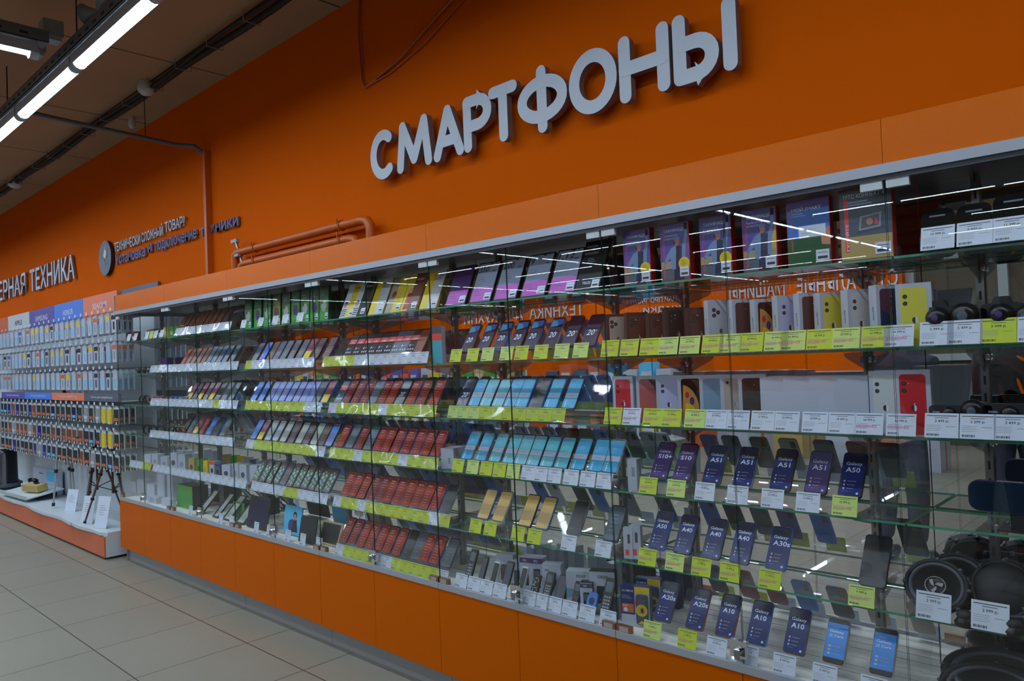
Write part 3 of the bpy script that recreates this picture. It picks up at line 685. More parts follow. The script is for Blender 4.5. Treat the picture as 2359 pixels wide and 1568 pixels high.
def band(lv, px0, px1, pattern, w=.068, h=.056):
    """a run of tags side by side in one clear rail"""
    xa, xb = X_at(px0, .016, ZS[lv] + .01), X_at(px1, .016, ZS[lv] + .01); n = len(pattern); p = (xb - xa) / n
    for i, c in enumerate(pattern):
        if c != ' ': tag(xa + i * p, lv, c, PR[(i * 5 + lv) % 6], w=p - .0015, h=h)
    m = MB(); z = ZS[lv]
    m.add([(xa - .01, .0135, z + .002), (xb + .01, .0135, z + .002), (xb + .01, .0135 + .017, z + .062), (xa - .01, .0135 + .017, z + .062)], [(0, 1, 2, 3)], 'film')
    m.box((xa - .01, .0105, z + .0005), (xb + .01, .0305, z + .0035), 'acrylic')
    o = m.build('tag_rail', cat='tag rail', group='clear rails that hold price tags'); later(o, 'clear rail of price tags', (xa + xb) / 2, lv)

# ------------------------------------------------------------------ phones, bay by bay
G = 'galaxy:'
for lv, xa, xb in ((3, -.86, -.02), (4, -.87, .02), (5, -.80, .02), (1, -1.83, -1.16), (2, -1.93, -1.1), (3, -1.86, -1.05), (4, -1.88, -1.03), (5, -2.98, -2.05), (4, -2.97, -2.03), (3, -2.97, -2.05), (2, -2.97, -2.07), (1, -2.97, -2.06), (5, -3.0, -2.99), (4, -3.97, -3.03), (3, -3.97, -3.03), (2, -3.97, -3.03), (1, -3.97, -3.03), (3, -4.97, -4.1), (2, -4.97, -4.1), (1, -4.97, -4.1), (0, -5.4, -4.1)):
    if xb - xa > .1: riser(xa, xb, lv)
phones(3, [(1520, 'galaxyv:S10+'), (1571, 'galaxyv:S10'), (1638, G + 'A51'), (1707, G + 'A51'), (1791, G + 'A51'), (1870, 'galaxyv:A51'), (1946, G + 'A50')])
tags(3, [(1471, 'y', '48 999 р.', 1), (1534, 'p', '59 999 р.', 1), (1599, 'w', '19 999 р.'), (1673, 'w', '22 999 р.'), (1752, 'w', '22 999 р.'), (1832, 'w', '19 999 р.'), (1915, 'p', '18 999 р.', 1)])
phones(4, [(1516, G + 'A50'), (1573, G + 'A40'), (1637, G + 'A40', 'dgrey'), (1700, G + 'A40'), (1781, G + 'A30s')])
phones(4, [(1994, 'black')], sc_=1.08)
tags(4, [(1469, 'y', '17 999 р.', 1), (1531, 'p', '12 999 р.', 1), (1591, 'y', '13 999 р.', 1), (1656, 'y', '15 999 р.', 1), (1746, 'y', '13 999 р.', 1), (1953, 'p', '9 999 р.', 1)])
phones(5, [(1528, G + 'A20s', 'dgrey'), (1600, G + 'A20s', 'maroon'), (1667, G + 'A10', 'maroon'), (1738, G + 'A10'), (1822, G + 'A10')])
phones(5, [(1911, 'j2', 'champ'), (2017, 'j2', 'champ')], sc_=.95)
tags(5, [(1480, 'p', '12 999 р.', 1), (1559, 'y', '12 999 р.', 1), (1626, 'w', '8 999 р.'), (1696, 'w', '8 999 р.'), (1779, 'w', '8 999 р.'), (1870, 'w', '5 999 р.'), (1981, 'w', '5 999 р.')])
phones(1, [(1087, 'twenty', 'brown'), (1124, 'twenty', 'brown'), (1159, 'twenty', 'royal'), (1196, 'twenty'), (1230, 'twenty', 'royal'), (1275, 'twenty', 'champ'), (1317, 'twentys'), (1362, 'twentys')])
tags(1, [(1035, 'y', '21 990 р.'), (1073, 'y', '21 990 р.'), (1107, 'p', '19 990 р.'), (1150, 'p', '19 990 р.'), (1184, 'y', '23 990 р.'), (1228, 'y', '25 490 р.'), (1275, 'p', '31 990 р.'), (1318, 'p', '35 990 р.')])
phones(2, [(1076, 'twentys'), (1103, 'blue'), (1129, 'teal'), (1157, 'teal'), (1184, 'blue', 'maroon'), (1210, 'blue', 'royal'), (1243, 'black'), (1277, 'blue', 'royal'), (1317, 'blue', 'dgrey')])
band(2, 1030, 1300, 'pppyyyyyyy')
phones(3, [(1087, 'blue', 'grey'), (1118, 'blue', 'grey'), (1150, 'teal', 'grey'), (1181, 'teal'), (1208, 'teal'), (1236, 'teal'), (1267, 'teal'), (1300, 'teal'), (1337, 'blue'), (1377, 'blue'), (1410, 'blue', 'headw')])
tags(3, [(1040, 'y', '16 490 р.'), (1073, 'p', '14 990 р.'), (1104, 'y', '13 990 р.'), (1134, 'y', '12 990 р.'), (1165, 'p', '11 990 р.'), (1199, 'w', '8 999 р.'), (1229, 'w', '8 499 р.'), (1258, 'w', '8 499 р.'), (1296, 'w', '7 999 р.'), (1334, 'w', '6 999 р.'), (1372, 'w', '5 490 р.')])
phones(4, [(1124, 'gold', 'royal'), (1158, 'gold', 'headw'), (1219, 'gold', 'blackm'), (1257, 'gold', 'royal'), (1328, 'black'), (1412, 'slate', 'slate')])
tags(4, [(1080, 'y', '8 490 р.'), (1113, 'y', '7 990 р.'), (1176, 'y', '6 990 р.'), (1213, 'y', '6 490 р.'), (1291, 'w', '12 999 р.'), (1369, 'w', '8 999 р.')])
R = 'red'; RD = 'redd'
phones(2, [(794, 'sticker'), (812, RD), (832, RD), (852, RD), (872, 'slate'), (891, RD), (911, R), (933, 'twentys'), (957, R), (981, RD), (1010, R)])
phones(3, [(797, R, 'signblue'), (819, 'slate'), (840, RD), (861, 'slate'), (882, R), (901, R), (923, R), (946, R), (969, R), (991, R), (1015, R, 'signblue')])
phones(4, [(809, R), (827, R), (846, 'red:Mi A3'), (868, RD), (887, RD), (905, R, 'signblue'), (926, R), (947, R), (968, 'red:Mi A3'), (989, 'red:Mi A3'), (1012, R), (1037, 'black')])
phones(5, [(806, RD), (825, RD), (845, R), (864, R), (884, R), (904, R, 'signblue'), (926, R, 'signblue'), (949, 'black'), (969, 'grey'), (988, R), (1011, R, 'signblue'), (1039, 'grey')])
phones(1, [(815, 'stickerb', 'brown'), (833, 'stickerb', 'brown'), (851, 'stickerb', 'brown'), (868, 'stickerb', 'brown'), (886, 'stickerb'), (904, 'stickerb'), (921, 'sticker'), (939, 'sticker'), (957, 'stickerb'), (975, 'brown', 'brown')])
band(1, 741, 984, 'yyyywwwwwwww')
band(2, 755, 1003, 'wyyyyywyyyyy')
band(3, 757, 1007, 'yyywyyyywyyy')
band(4, 766, 1034, 'wyywyyyyyyywy')
band(5, 771, 1030, 'wyyyywwyyyyyw')
phones(1, [(602, 'slate', 'maroon'), (619, 'royal', 'brown'), (636, 'cocoa'), (651, 'slate'), (667, 'slate'), (685, 'slate'), (704, 'slate'), (721, 'maroon'), (741, 'cocoa'), (766, 'cocoa', 'violet')])
phones(2, [(600, 'royal'), (617, 'royal'), (636, 'lilac'), (650, 'lilac'), (665, 'lilac'), (681, 'lilac'), (697, 'lilac'), (713, 'lilac'), (728, 'lilac'), (744, 'slate'), (763, 'maroon')])
phones(3, [(600, 'royal'), (615, 'maroon'), (633, 'stone'), (650, 'stone'), (668, 'stone'), (686, 'cocoa'), (704, 'stone'), (720, 'cocoa'), (738, 'stone'), (754, 'cocoa'), (772, 'bluered')])
phones(4, [(605, 'dots'), (621, 'dots'), (636, 'dots'), (652, 'dots'), (668, 'cocoa'), (684, 'dots'), (700, 'dots'), (716, 'dots'), (733, 'dots'), (750, 'dots'), (768, 'dots')])
band(1, 563, 722, 'ywwwwwwwww')
band(2, 563, 738, 'yyyyyyyyww')
band(3, 565, 746, 'wyyyyyyyyw')
band(4, 577, 752, 'wwwwwyywwww')
phones(0, [(430, 'brown', 'brown'), (441, 'brown', 'brown'), (453, 'brown', 'brown'), (465, 'brown', 'brown'), (476, 'brown', 'brown'), (489, 'brown', 'brown'), (502, 'brown', 'brown'), (517, 'brown', 'brown'), (532, 'cocoa', 'brown')])
band(0, 402, 530, 'wwwwwwwww')
phones(1, [(437, 'red', 'brown'), (448, 'brown', 'brown'), (459, 'brown', 'brown'), (471, 'brown', 'brown'), (483, 'brown', 'brown'), (495, 'slate'), (507, 'slate'), (519, 'slate'), (533, 'slate'), (548, 'slate')])
band(1, 344, 546, 'wwwwwwwwwwwwwww')
phones(2, [(452, 'maroon'), (464, 'grey'), (476, 'maroon'), (489, 'cocoa'), (502, 'maroon'), (516, 'black'), (532, 'slate'), (548, 'slate')])
band(2, 345, 545, 'wwwwwwwwwwwwywww')
phones(3, [(440, 'black'), (452, 'grey'), (466, 'maroon'), (480, 'red'), (496, 'royal'), (512, 'black'), (528, 'slate')])
band(3, 343, 536, 'wwwwwwwwwwwwww')

# ------------------------------------------------------------------ boxed phones (third and second shelf of the second bay from the right)
def logo(m, x, z, s, y, c1='boxd', c2='inkw'):
    """a bitten round fruit with a leaf"""
    pts = [(x + s * (.5 * math.cos(t) * (1 - .12 * math.cos(2 * t))), z + s * .55 * math.sin(t) * (1 - .08 * abs(math.cos(t)) )) for t in [2 * PI * i / 18 for i in range(18)]]
    pts = [p for p in pts if (p[0] - x - s * .55) ** 2 + (p[1] - z - s * .08) ** 2 > (s * .22) ** 2]
    m.poly(pts, y, c2); m.poly([p if p[0] < x + s * .05 else (x + s * .05, p[1]) for p in pts], y - .0001, c1)
    m.poly([(x, z + s * .58), (x + s * .2, z + s * .62), (x + s * .22, z + s * .85), (x + s * .04, z + s * .8)], y, c2)
BOXM = {}
def box_meshes(kind, w, h, d):
    key = (kind, w, h, d)
    if key in BOXM: return BOXM[key]
    dark = kind in ('dgold', 'dark', 'dgreen', 'dsilver')
    b = MB(); b.box((-w / 2, 0, 0), (w / 2, d, h), 'boxd' if dark else 'boxw', side='boxd' if dark else 'boxs')
    T = Matrix.Translation((-w / 2, 0, 0)) @ Matrix.Rotation(-PI / 2, 4, 'Z')
    V = Matrix(((0, 0, -1, 0), (1, 0, 0, 0), (0, 1, 0, 0), (0, 0, 0, 1)))
    for sx in (-1,):
        # vertical word on the left side
        vs, fs, _ = text_data('iPhone'); b.add([(sx * (w / 2 + .0002), d * .5 - .004 + .008 * v, h * .66 - u * .04) for u, v in vs], [f[::-1] for f in fs], 'ink' if not dark else 'dgrey')
        b.quad(-.012, h * .3, .012, h * .55, d + .0003, 'grey') if False else None
    bm = b.mesh('carton'); p = MB(); y = -.0004
    col = {'dgold': 'champ', 'dark': 'brownsc', 'dgreen': 'blackm', 'dsilver': 'champ', 'wsilver': 'boxs', 'wdark': 'boxd', 'planet': 'black', 'planetr': 'coral', 'planetb': 'planetb', 'lil': 'applelil', 'yel': 'appleyel', 'whi': 'headw', 'red': 'applered', 'champ': 'champ', 'plain': 'boxw', 'wblack': 'navy2'}[kind]
    pw, ph = w * .74, h * .92
    if kind != 'plain':
        p.prism([(a, c) for a, c in rrect(pw, ph, .010, 4, 0, .003)], y, -.0001, col)
        y -= .0002
        if kind in ('dgold', 'dark', 'dgreen', 'dsilver', 'wsilver'):
            for q, r in ((-.022, .135), (-.022, .118), (-.006, .127)): p.disc(q * w / .09, r * h / .166, .0072, y, 'blackm', n=14); p.disc(q * w / .09, r * h / .166, .0035, y - .0001, 'dgrey', n=10)
            p.disc(-.006 * w / .09, .138 * h / .166, .002, y, 'inkw', n=8); logo(p, .004, h * .42, .016, y, 'dgrey', 'champ' if kind != 'wsilver' else 'grey')
        elif kind in ('lil', 'yel', 'whi', 'red'):
            for r in (.132, .114): p.disc(-.021 * w / .09, r * h / .166, .0062, y, 'blackm', n=14); p.disc(-.021 * w / .09, r * h / .166, .003, y - .0001, 'dgrey', n=10)
            p.disc(-.010, .132 * h / .166, .0016, y, 'headw', n=8); logo(p, .002, h * .42, .017, y)
        elif kind.startswith('planet'):
            p.poly(arc(-pw / 2 + .001, h * .30, pw * .92, h * .52, 0, 84, 14) + [(-pw / 2 + .001, .006), (pw * .4, .006)], y, {'planet': 'planet', 'planetr': 'coral', 'planetb': 'planetb'}[kind])
            if kind == 'planet': p.poly(arc(-pw / 2 + .01, h * .25, pw * .6, h * .22, 0, 84, 8) + [(-pw / 2 + .01, .02)], y - .0001, 'yellow'); p.disc(0.004, h * .5, .008, y - .0001, 'violet', rz=.014); p.disc(-.012, h * .62, .007, y - .0001, 'applered', rz=.011)
            if kind != 'planetb': p.poly([(pw / 2 - .001, h * .6), (pw / 2 - .001, h * .9), (0, h * .93), (pw * .3, h * .8)], y - .0001, 'boxd')
        elif kind in ('wdark', 'wblack'):
            p.disc(.006, .135 * h / .166, .0016, y, 'inkw', n=8); p.quad(-.014, h * .35, .014, h * .37, y, 'dgrey')
        elif kind == 'champ': p.disc(-.020, h * .86, .005, y, 'blackm', n=12); logo(p, .006, h * .45, .014, y, 'grey', 'boxw')
    else:
        p.text('iPhone', -w * .22, h * .34, .007, y, 'band', w=w * .45)
    pm = p.mesh('printed_phone')
    BOXM[key] = (bm, pm); return BOXM[key]
BD = {'dgold': 'dark box with gold three-lens phone', 'dark': 'dark box with dark three-lens phone', 'dgreen': 'dark box with black-green three-lens phone', 'dsilver': 'dark box with pale phone', 'wsilver': 'box with silver three-lens phone', 'wdark': 'box with dark phone', 'planet': 'box with colourful planet screen', 'planetr': 'box with coral planet screen', 'planetb': 'box with grey-blue planet screen',
      'lil': 'box with lilac two-lens phone', 'yel': 'box with yellow two-lens phone', 'whi': 'box with white two-lens phone', 'red': 'box with red two-lens phone', 'champ': 'box with champagne phone', 'plain': 'plain white phone box', 'wblack': 'box with blue-black phone'}
def pbox(px, lv, kind, w=.088, h=.166, d=.046, yaw=0, y0=.05):
    """px: photo column of the box's front left edge"""
    X = X_at(px, y0, ZS[lv] + h * .6)
    c, s = math.cos(yaw), math.sin(yaw)
    t = thing('phone_box', '', 'phone box', (X + w / 2 * c, y0 + w / 2 * s, ZS[lv] + .0005), (0, 0, yaw), group='boxed phones on the ' + LEV[lv])
    bm, pm = box_meshes(kind, w, h, d); link('carton', bm, t); link('printed_phone', pm, t)
    later(t, BD[kind], X, lv)
YW = math.radians(52)
for px, k, h in ((1398, 'dgold', .165), (1444, 'dark', .165), (1495, 'dark', .155), (1534, 'dgreen', .172), (1585, 'dark', .165), (1632, 'wsilver', .185), (1688, 'wdark', .18), (1740, 'planet', .175), (1792, 'lil', .18), (1842, 'wdark', .182), (1890, 'yel', .178), (1954, 'whi', .18), (2020, 'wblack', .186)):
    pbox(px, 1, k, w=.083, h=h, d=.036, yaw=YW, y0=.055)
pbox(2064, 1, 'yel', w=.092, h=.182, d=.05, yaw=.12, y0=.05)
Y3 = math.radians(26)
for px, k in ((1412, 'red'), (1466, 'planetr'), (1512, 'lil'), (1562, 'planet'), (1612, 'planetb'), (1660, 'champ'), (1702, 'wdark')):
    pbox(px, 2, k, w=.088, h=.180, d=.045, yaw=Y3 if px > 1420 else .08, y0=.06)
for px, k in ((1752, 'plain'), (1806, 'plain'), (1866, 'plain'), (1930, 'plain')): pbox(px, 2, k, w=.088, h=.172, d=.10, yaw=.06, y0=.06)
pbox(2003, 2, 'whi', w=.084, h=.186, d=.05, yaw=.05, y0=.06); pbox(2062, 2, 'red', w=.092, h=.188, d=.05, yaw=.12, y0=.06)
S = 1
tags(1, [(1383, 'y', '127 979 р.', S), (1427, 'y', '131 990 р.', S), (1472, 'y', '121 999 р.', S), (1515, 'p', '113 999 р.', S), (1563, 'p', '103 999 р.', S), (1615, 'y', '99 999 р.', S), (1655, 'p', '89 999 р.', S), (1703, 'y', '69 999 р.', S), (1759, 'p', '64 999 р.', S), (1797, 'p', '64 499 р.', S), (1856, 'y', '58 999 р.', S), (1916, 'p', '59 999 р.', S), (1983, 'y', '57 999 р.', S), (2035, 'w', '54 999 р.', S)], w=.079, h=.064)
tags(2, [(1390, 'y', '67 979 р.', S), (1432, 'w', '49 999 р.', S), (1479, 'y', '59 999 р.', S), (1522, 'y', '55 999 р.', S), (1575, 'p', '49 999 р.', S), (1623, 'w', '39 999 р.'), (1673, 'w', '34 999 р.'), (1728, 'w', '27 999 р.'), (1783, 'w', '22 999 р.'), (1846, 'w', '18 999 р.'), (1907, 'w', '18 499 р.'), (1968, 'w', '64 999 р.', S), (2040, 'w', '66 999 р.', S)], w=.079, h=.064)
M0T = dict(w=.084, h=.068)
tags(2, [(2129, 'w', '2 499 р.'), (2210, 'w', '2 299 р.'), (2289, 'w', '3 499 р.')], **M0T)
tags(1, [(2118, 'w', '5 999 р.'), (2181, 'w', '5 499 р.'), (2257, 'y', '3 999 р.'), (2341, 'w', '4 999 р.')], **M0T)
tags(0, [(2120, 'w', '13 999 р.'), (2203, 'w', '9 999 р.'), (2287, 'w', '11 399 р.')], **M0T)
tags(4, [(2109, 'w', '2 999 р.'), (2236, 'w', '2 099 р.')], w=.088, h=.075)

# ------------------------------------------------------------------ tariff packages on the top shelf
def package(px, lv, label, w, h, d, art, side, lean=0, y0=.045, group='tariff packages on the top glass shelf'):
    X = X_at(px, y0, ZS[lv] + .05)
    t = thing('tariff_package', label, 'tariff package', (X + w / 2, y0, ZS[lv] + .001), (-lean, 0, 0), group=group)
    b = MB(); b.box((-w / 2, 0, 0), (w / 2, d, h), side); b.build('sleeve', t)
    a = MB(); art(a, w, h); a.build('printed_front', t)
    c = MB(); c.box((w * .16, -.0022, .012), (w * .46, -.0012, .046), 'cardw'); c.quad(w * .20, .018, w * .42, .026, -.0024, 'ink'); c.quad(w * .2, .036, w * .42, .0375, -.0024, 'ink'); c.build('price_sticker', t)
    return t
def art_man(yellow):
    def f(a, w, h):
        x0 = -w / 2; y = -.0006
        a.quad(x0 + .002, .002, -x0 - .002, h - .002, y, 'posterviolet')
        a.quad(x0 + .002, .04, -x0 - .002, .07, y - .0001, 'sand'); a.quad(x0 + .002, .002, -x0 - .002, .042, y - .0001, 'slate')
        a.poly([(w * .3, .07), (-x0 - .002, .07), (-x0 - .002, h * .75), (w * .38, h * .55)], y - .0001, 'gold') if not yellow else None
        y -= .0003
        a.poly([(-.006, .002), (.036, .002), (.032, .06), (.030, .118), (.012, .124), (.0, .11)], y, 'navy2')             # shirt and trousers
        a.poly([(-.012, .04), (.002, .04), (.006, .11), (.004, .124), (-.014, .116), (-.034, .09), (-.046, .066), (-.040, .06), (-.018, .082)], y - .0001, 'denim')
        a.poly([(.026, .05), (.040, .055), (.044, .11), (.052, .15), (.050, .178), (.041, .178), (.040, .15), (.030, .118)], y - .0001, 'denim')
        a.disc(.010, .136, .011, y - .0002, 'skin', rz=.014); a.disc(.009, .148, .013, y - .0003, 'denim', rz=.007)
        a.poly([(-.002, .144), (-.001, .132), (.004, .126), (.001, .14)], y - .0003, 'hair'); a.prism(rrect(.010, .022, .002, 2, .046, .176), y - .0003, y, 'hair'); a.disc(-.046, .06, .006, y - .0002, 'skin')
        a.text('ТАРИФИЩЕ', x0 + .016, h - .034, .0135, y, 'inkw', w=.082); a.text('Безлимитный', x0 + .016, h - .048, .008, y, 'band', w=.056); a.text('интернет', x0 + .016, h - .060, .0075, y, 'band', w=.04)
        vs, fs, _ = text_data('МОЖНО ЭКОНОМИТЬ'); a.add([(x0 + .020 - .008 * v, y - .0001, .012 + u * .15) for u, v in vs], fs, 'redp')
        if yellow:
            a.disc(.036, .058, .022, y - .0006, 'yellow', n=24); a.lines(.024, .068, .024, 5, .006, y - .0007, 'ink', .0012)
    return f
def art_smart(a, w, h):
    x0 = -w / 2; a.quad(x0 + .002, .002, -x0 - .002, h - .002, -.0006, 'royal'); a.quad(x0 + .002, .002, -x0 - .002, h * .42, -.0007, 'greend'); a.quad(x0 + .002, h * .84, -x0 - .002, h - .002, -.0007, 'posterviolet')
    a.poly([(w * .28, h * .5), (w * .49, h * .56), (w * .49, h * .28), (w * .3, h * .3)], -.0008, 'skin'); a.quad(-.03, h * .42, .054, h * .60, -.0009, 'cardw'); a.lines(-.02, h * .54, .06, 3, .012, -.001, 'grey')
    a.text('МОЙ SMART', x0 + .018, h - .036, .0135, -.001, 'inkw', w=.092); a.lines(x0 + .018, h - .044, .05, 2, .007, -.001, 'band', .002)
    vs, fs, _ = text_data('НАСТРОЙ САМ'); a.add([(x0 + .020 - .009 * v, -.001, .05 + u * .13) for u, v in vs], fs, 'redp')
def art_connect(a, w, h):
    x0 = -w / 2; a.quad(x0 + .002, .002, -x0 - .002, h - .002, -.0006, 'slate'); a.quad(x0 + .002, .002, -x0 - .002, h * .33, -.0007, 'wood'); a.quad(x0 + .002, .002, -x0 - .002, h * .12, -.0008, 'kraft')
    a.poly([(-.028, .078), (.056, .090), (.050, .096), (-.022, .088)], -.001, 'dgrey'); a.poly([(-.02, .086), (.042, .092), (.046, .135), (-.014, .128)], -.0012, 'grey'); a.poly([(-.014, .092), (.036, .097), (.039, .129), (-.010, .124)], -.0014, 'slate'); a.disc(.012, .110, .010, -.0016, 'skin'); a.quad(.026, .1, .034, .118, -.0016, 'redp')
    a.text('МТС КОННЕКТ 4', x0 + .014, h - .030, .0135, -.001, 'inkw', w=.116); a.lines(x0 + .026, h - .042, .08, 3, .008, -.001, 'band', .0025)
    a.quad(x0 + .014, .02, x0 + .026, h - .03, -.00075, 'redp'); vs, fs, _ = text_data('ГУЛЯЙТЕ'); a.add([(x0 + .025 - .009 * v, -.001, .03 + u * .08) for u, v in vs], fs, 'inkw')
for i, (px, f) in enumerate(((1438, 1), (1523, 1), (1614, 1), (1712, 0))):
    package(px, 0, ['first', 'second', 'third', 'fourth'][i] + ' of four violet packages with a man in denim jacket', .118, .205, .030, art_man(f), 'redside')
package(1815, 0, 'blue and green package with a white speech box, beside the violet ones', .135, .208, .030, art_smart, 'redside')
package(1937, 0, 'large grey and tan package with a laptop picture', .148, .214, .032, art_connect, 'redside')
def art_tele(num, pink=False):
    def f(a, w, h):
        x0 = -w / 2; a.quad(x0, 0, -x0, h, -.0004, 'blackm'); a.poly([(x0 + .006, h * .36), (-x0 - .004, h * .38), (-x0 - .004, h - .006), (x0 + .006, h - .006)], -.0006, 'band' if not pink else 'purple')
        a.quad(x0 + .006, .006, -x0 - .004, h * .37, -.0007, 'magenta'); a.poly([(0, h - .006), (.02, h - .014), (.03, h - .002), (.045, h - .012), (.045, h)], -.0008, 'blackm')
        if num: a.text(num, x0 + .012, h - .050, .030, -.001, 'ink', w=.021 * len(num), shear=.15); a.quad(.030, h - .05, .05, h - .046, -.001, 'ink'); a.lines(x0 + .014, h - .076, .06, 4, .012, -.001, 'grey', .0025)
        a.lines(x0 + .014, h * .28, .05, 3, .010, -.001, 'purple', .002)
    return f
def art_dark(a, w, h):
    x0 = -w / 2; a.quad(x0, 0, -x0, h, -.0004, 'blackm')
    a.text('РАСХОДЫ', x0 + .012, h - .032, .010, -.001, 'inkw', w=.055); a.text('ПОД', x0 + .04, h - .046, .008, -.001, 'inkw'); a.text('КОНТРОЛЕМ', x0 + .010, h - .062, .010, -.001, 'inkw', w=.066); a.lines(x0 + .03, h - .082, .04, 3, .008, -.001, 'band', .002)
    a.text('TELE2', x0 + .030, .030, .011, -.001, 'inkw', w=.042)
TL = [(1023, '', 1), (1078, '350', 0), (1134, '200', 0), (1196, '9', 0), (1260, '1,12', 0)]
for i, (px, n, p) in enumerate(TL):
    package(px, 0, ('all-purple package, leftmost of the grey and magenta ones' if p else 'grey and magenta package headed ' + n), .138, .205, .012, art_tele(n, p), 'blackm', lean=.42, y0=.05)
package(1322, 0, 'black package with three lines of white words, right end of the purple row', .12, .225, .012, art_dark, 'blackm', lean=.42, y0=.05)
def art_bee(k):
    def f(a, w, h):
        x0 = -w / 2; c = ['yellow', 'blackm', 'headw', 'yellow', 'brown', 'headw'][k]; d = ['headw', 'headw', 'yellow', 'sand', 'yellow', 'yellow'][k]
        a.quad(x0, 0, -x0, h, -.0004, c); a.quad(x0, 0, x0 + w * .42, h, -.0006, d)
        if k in (2, 5): a.text('ПЕРВЫЕ', x0 + w * .36, h - .034, .012, -.001, 'ink', w=w * .54, shear=.15); a.text('ГИГИ', x0 + w * .42, h - .052, .012, -.001, 'ink', w=w * .36, shear=.15); a.lines(x0 + w * .45, h - .075, .04, 3, .01, -.001, 'grey', .002)
        elif k == 3: a.disc(x0 + w * .3, h * .5, .018, -.001, 'brown'); a.lines(x0 + w * .5, h * .4, .04, 3, .012, -.001, 'brown', .002)
        elif k == 4: a.disc(x0 + w * .3, h * .55, .012, -.001, 'skin'); a.poly([(x0 + w * .12, .01), (x0 + w * .48, .01), (x0 + w * .42, h * .48), (x0 + w * .2, h * .48)], -.0009, 'redside'); a.text('МАНЬЯК', x0 + w * .5, h - .04, .012, -.001, 'inkw', w=w * .45)
        else: a.disc(x0 + w * .2, h * .36, .014, -.001, 'skin'); a.disc(x0 + w * .2, h * .4, .016, -.0009, 'hair'); [a.quad(x0 + w * .02, .01 + q * .012, x0 + w * .4, .016 + q * .012, -.001, 'ink') for q in range(4)]; a.text('ПЕРВЫЕ', x0 + w * .48, h - .034, .010, -.001, 'headw' if k == 1 else 'ink', w=w * .46)
    return f
for i, (px, k) in enumerate(((780, 0), (806, 1), (846, 2), (884, 3), (920, 4), (964, 5))):
    package(px, 0, ['yellow and white package at the left of the yellow group', 'narrow black package between yellow ones', 'white package with yellow edge reading ПЕРВЫЕ ГИГИ under the lamp streaks', 'yellow package with a brown disc, among the yellow group', 'brown and yellow package with a figure in red', 'white ПЕРВЫЕ ГИГИ package beside the purple one'][i], .125, .205, .012, art_bee(k), 'kraft', lean=.42, y0=.05)
def art_green(k):
    def f(a, w, h):
        x0 = -w / 2; a.quad(x0, 0, -x0, h, -.0004, 'green'); a.quad(x0, h * .62, -x0, h, -.0006, 'greend'); a.disc(0, h * .42, .03, -.0008, 'purple' if k % 2 else 'headw', n=6, rz=.034); a.disc(-.02, h * .55, .012, -.001, 'brown'); a.lines(-.03, h * .8, .05, 2, .012, -.001, 'mint', .002); a.lines(-.03, .04, .05, 2, .01, -.001, 'mint', .002)
    return f
for i in range(9): package(563 + i * 21.5, 0, 'green package, ' + ORD[i] + ' from the left of the green row on the top shelf', .092, .20, .02, art_green(i), 'greend', lean=.05, y0=.09)
for i, px in enumerate((553, 592, 625, 648, 682)): tag(X_at(px, .016, 1.8), 0, 'w', '200 р.', w=.066, h=.055)

# ------------------------------------------------------------------ small cartons and gadgets
def carton(px, lv, w, h, d, front, label, name='gadget_box', yaw=0, y0=.08, art=None, side='boxs', cat='box', z=0):
    X = X_at(px, y0, ZS[lv] + h * .5); c, s = math.cos(yaw), math.sin(yaw)
    t = thing(name, '', cat, (X + w / 2 * c, y0 + w / 2 * s, ZS[lv] + .0005 + z), (0, 0, yaw), group='small boxes on the ' + LEV[lv])
    b = MB(); b.box((-w / 2, 0, 0), (w / 2, d, h), front, side=side); b.build('carton', t)
    if art: a = MB(); art(a, w, h); a.build('print', t)
    later(t, label, X, lv); return t
def art_dev(c='blackm', hd='violet', s=.5):
    def f(a, w, h):
        if hd: a.quad(-w / 2, h * .84, w / 2, h * .98, -.0003, hd); a.text('BQ', -w * .2, h * .87, h * .07, -.0005, 'inkw')
        a.prism(rrect(w * s, h * .5, w * .06, 2, 0, h * .2), -.0006, -.0001, c); a.prism(rrect(w * s * .8, h * .2, .001, 2, 0, h * .45), -.0008, -.0006, 'slate')
        a.lines(-w * .3, h * .12, w * .5, 2, h * .04, -.0004, 'grey', .001)
    return f
def art_heart(a, w, h):
    a.poly([(0, h * .22), (w * .26, h * .5), (w * .24, h * .62), (w * .1, h * .66), (0, h * .58), (-w * .1, h * .66), (-w * .24, h * .62), (-w * .26, h * .5)], -.0004, 'dgrey'); a.text('mini', -w * .35, h * .82, h * .05, -.0004, 'ink')
for a in (('white carton with a grey speaker grille print', 1127, .062, .10, 'headw', None, None), ('white carton with a brown handset print', 1144, .075, .125, 'boxw', 'brown', None), ('pale grey carton with round lens print', 1178, .05, .11, 'boxs', 'dgrey', None), ('carton with violet band', 1198, .05, .135, 'boxw', 'blackm', 'purple'), ('wider carton with violet band', 1222, .056, .14, 'boxw', 'blackm', 'purple')):
    carton(a[1], 5, a[2] * 1.1, a[3] * 1.15, .05, a[4], a[0], yaw=.35, y0=.14, art=art_dev(a[5] or 'dgrey', a[6]))
carton(1250, 5, .082, .155, .05, 'boxw', 'white carton printed with a dark heart', yaw=.4, y0=.11, art=art_heart)
carton(1288, 5, .05, .10, .04, 'slate', 'clear slate carton holding a player', yaw=.35, y0=.11, art=art_dev('dgrey', None))
def art_dexp(a, w, h):
    a.text('DEXP', -w * .15, h * .84, h * .07, -.0004, 'ink', w=w * .38); a.prism(rrect(w * .42, h * .42, .004, 2, .0, h * .24), -.0006, -.0001, 'blackm'); [a.disc(-.008 + .008 * q, h * .34, .0022, -.0008, 'inkw', n=8) for q in range(3)]
    a.lines(-w * .4, h * .16, w * .3, 3, h * .04, -.0004, 'grey', .001)
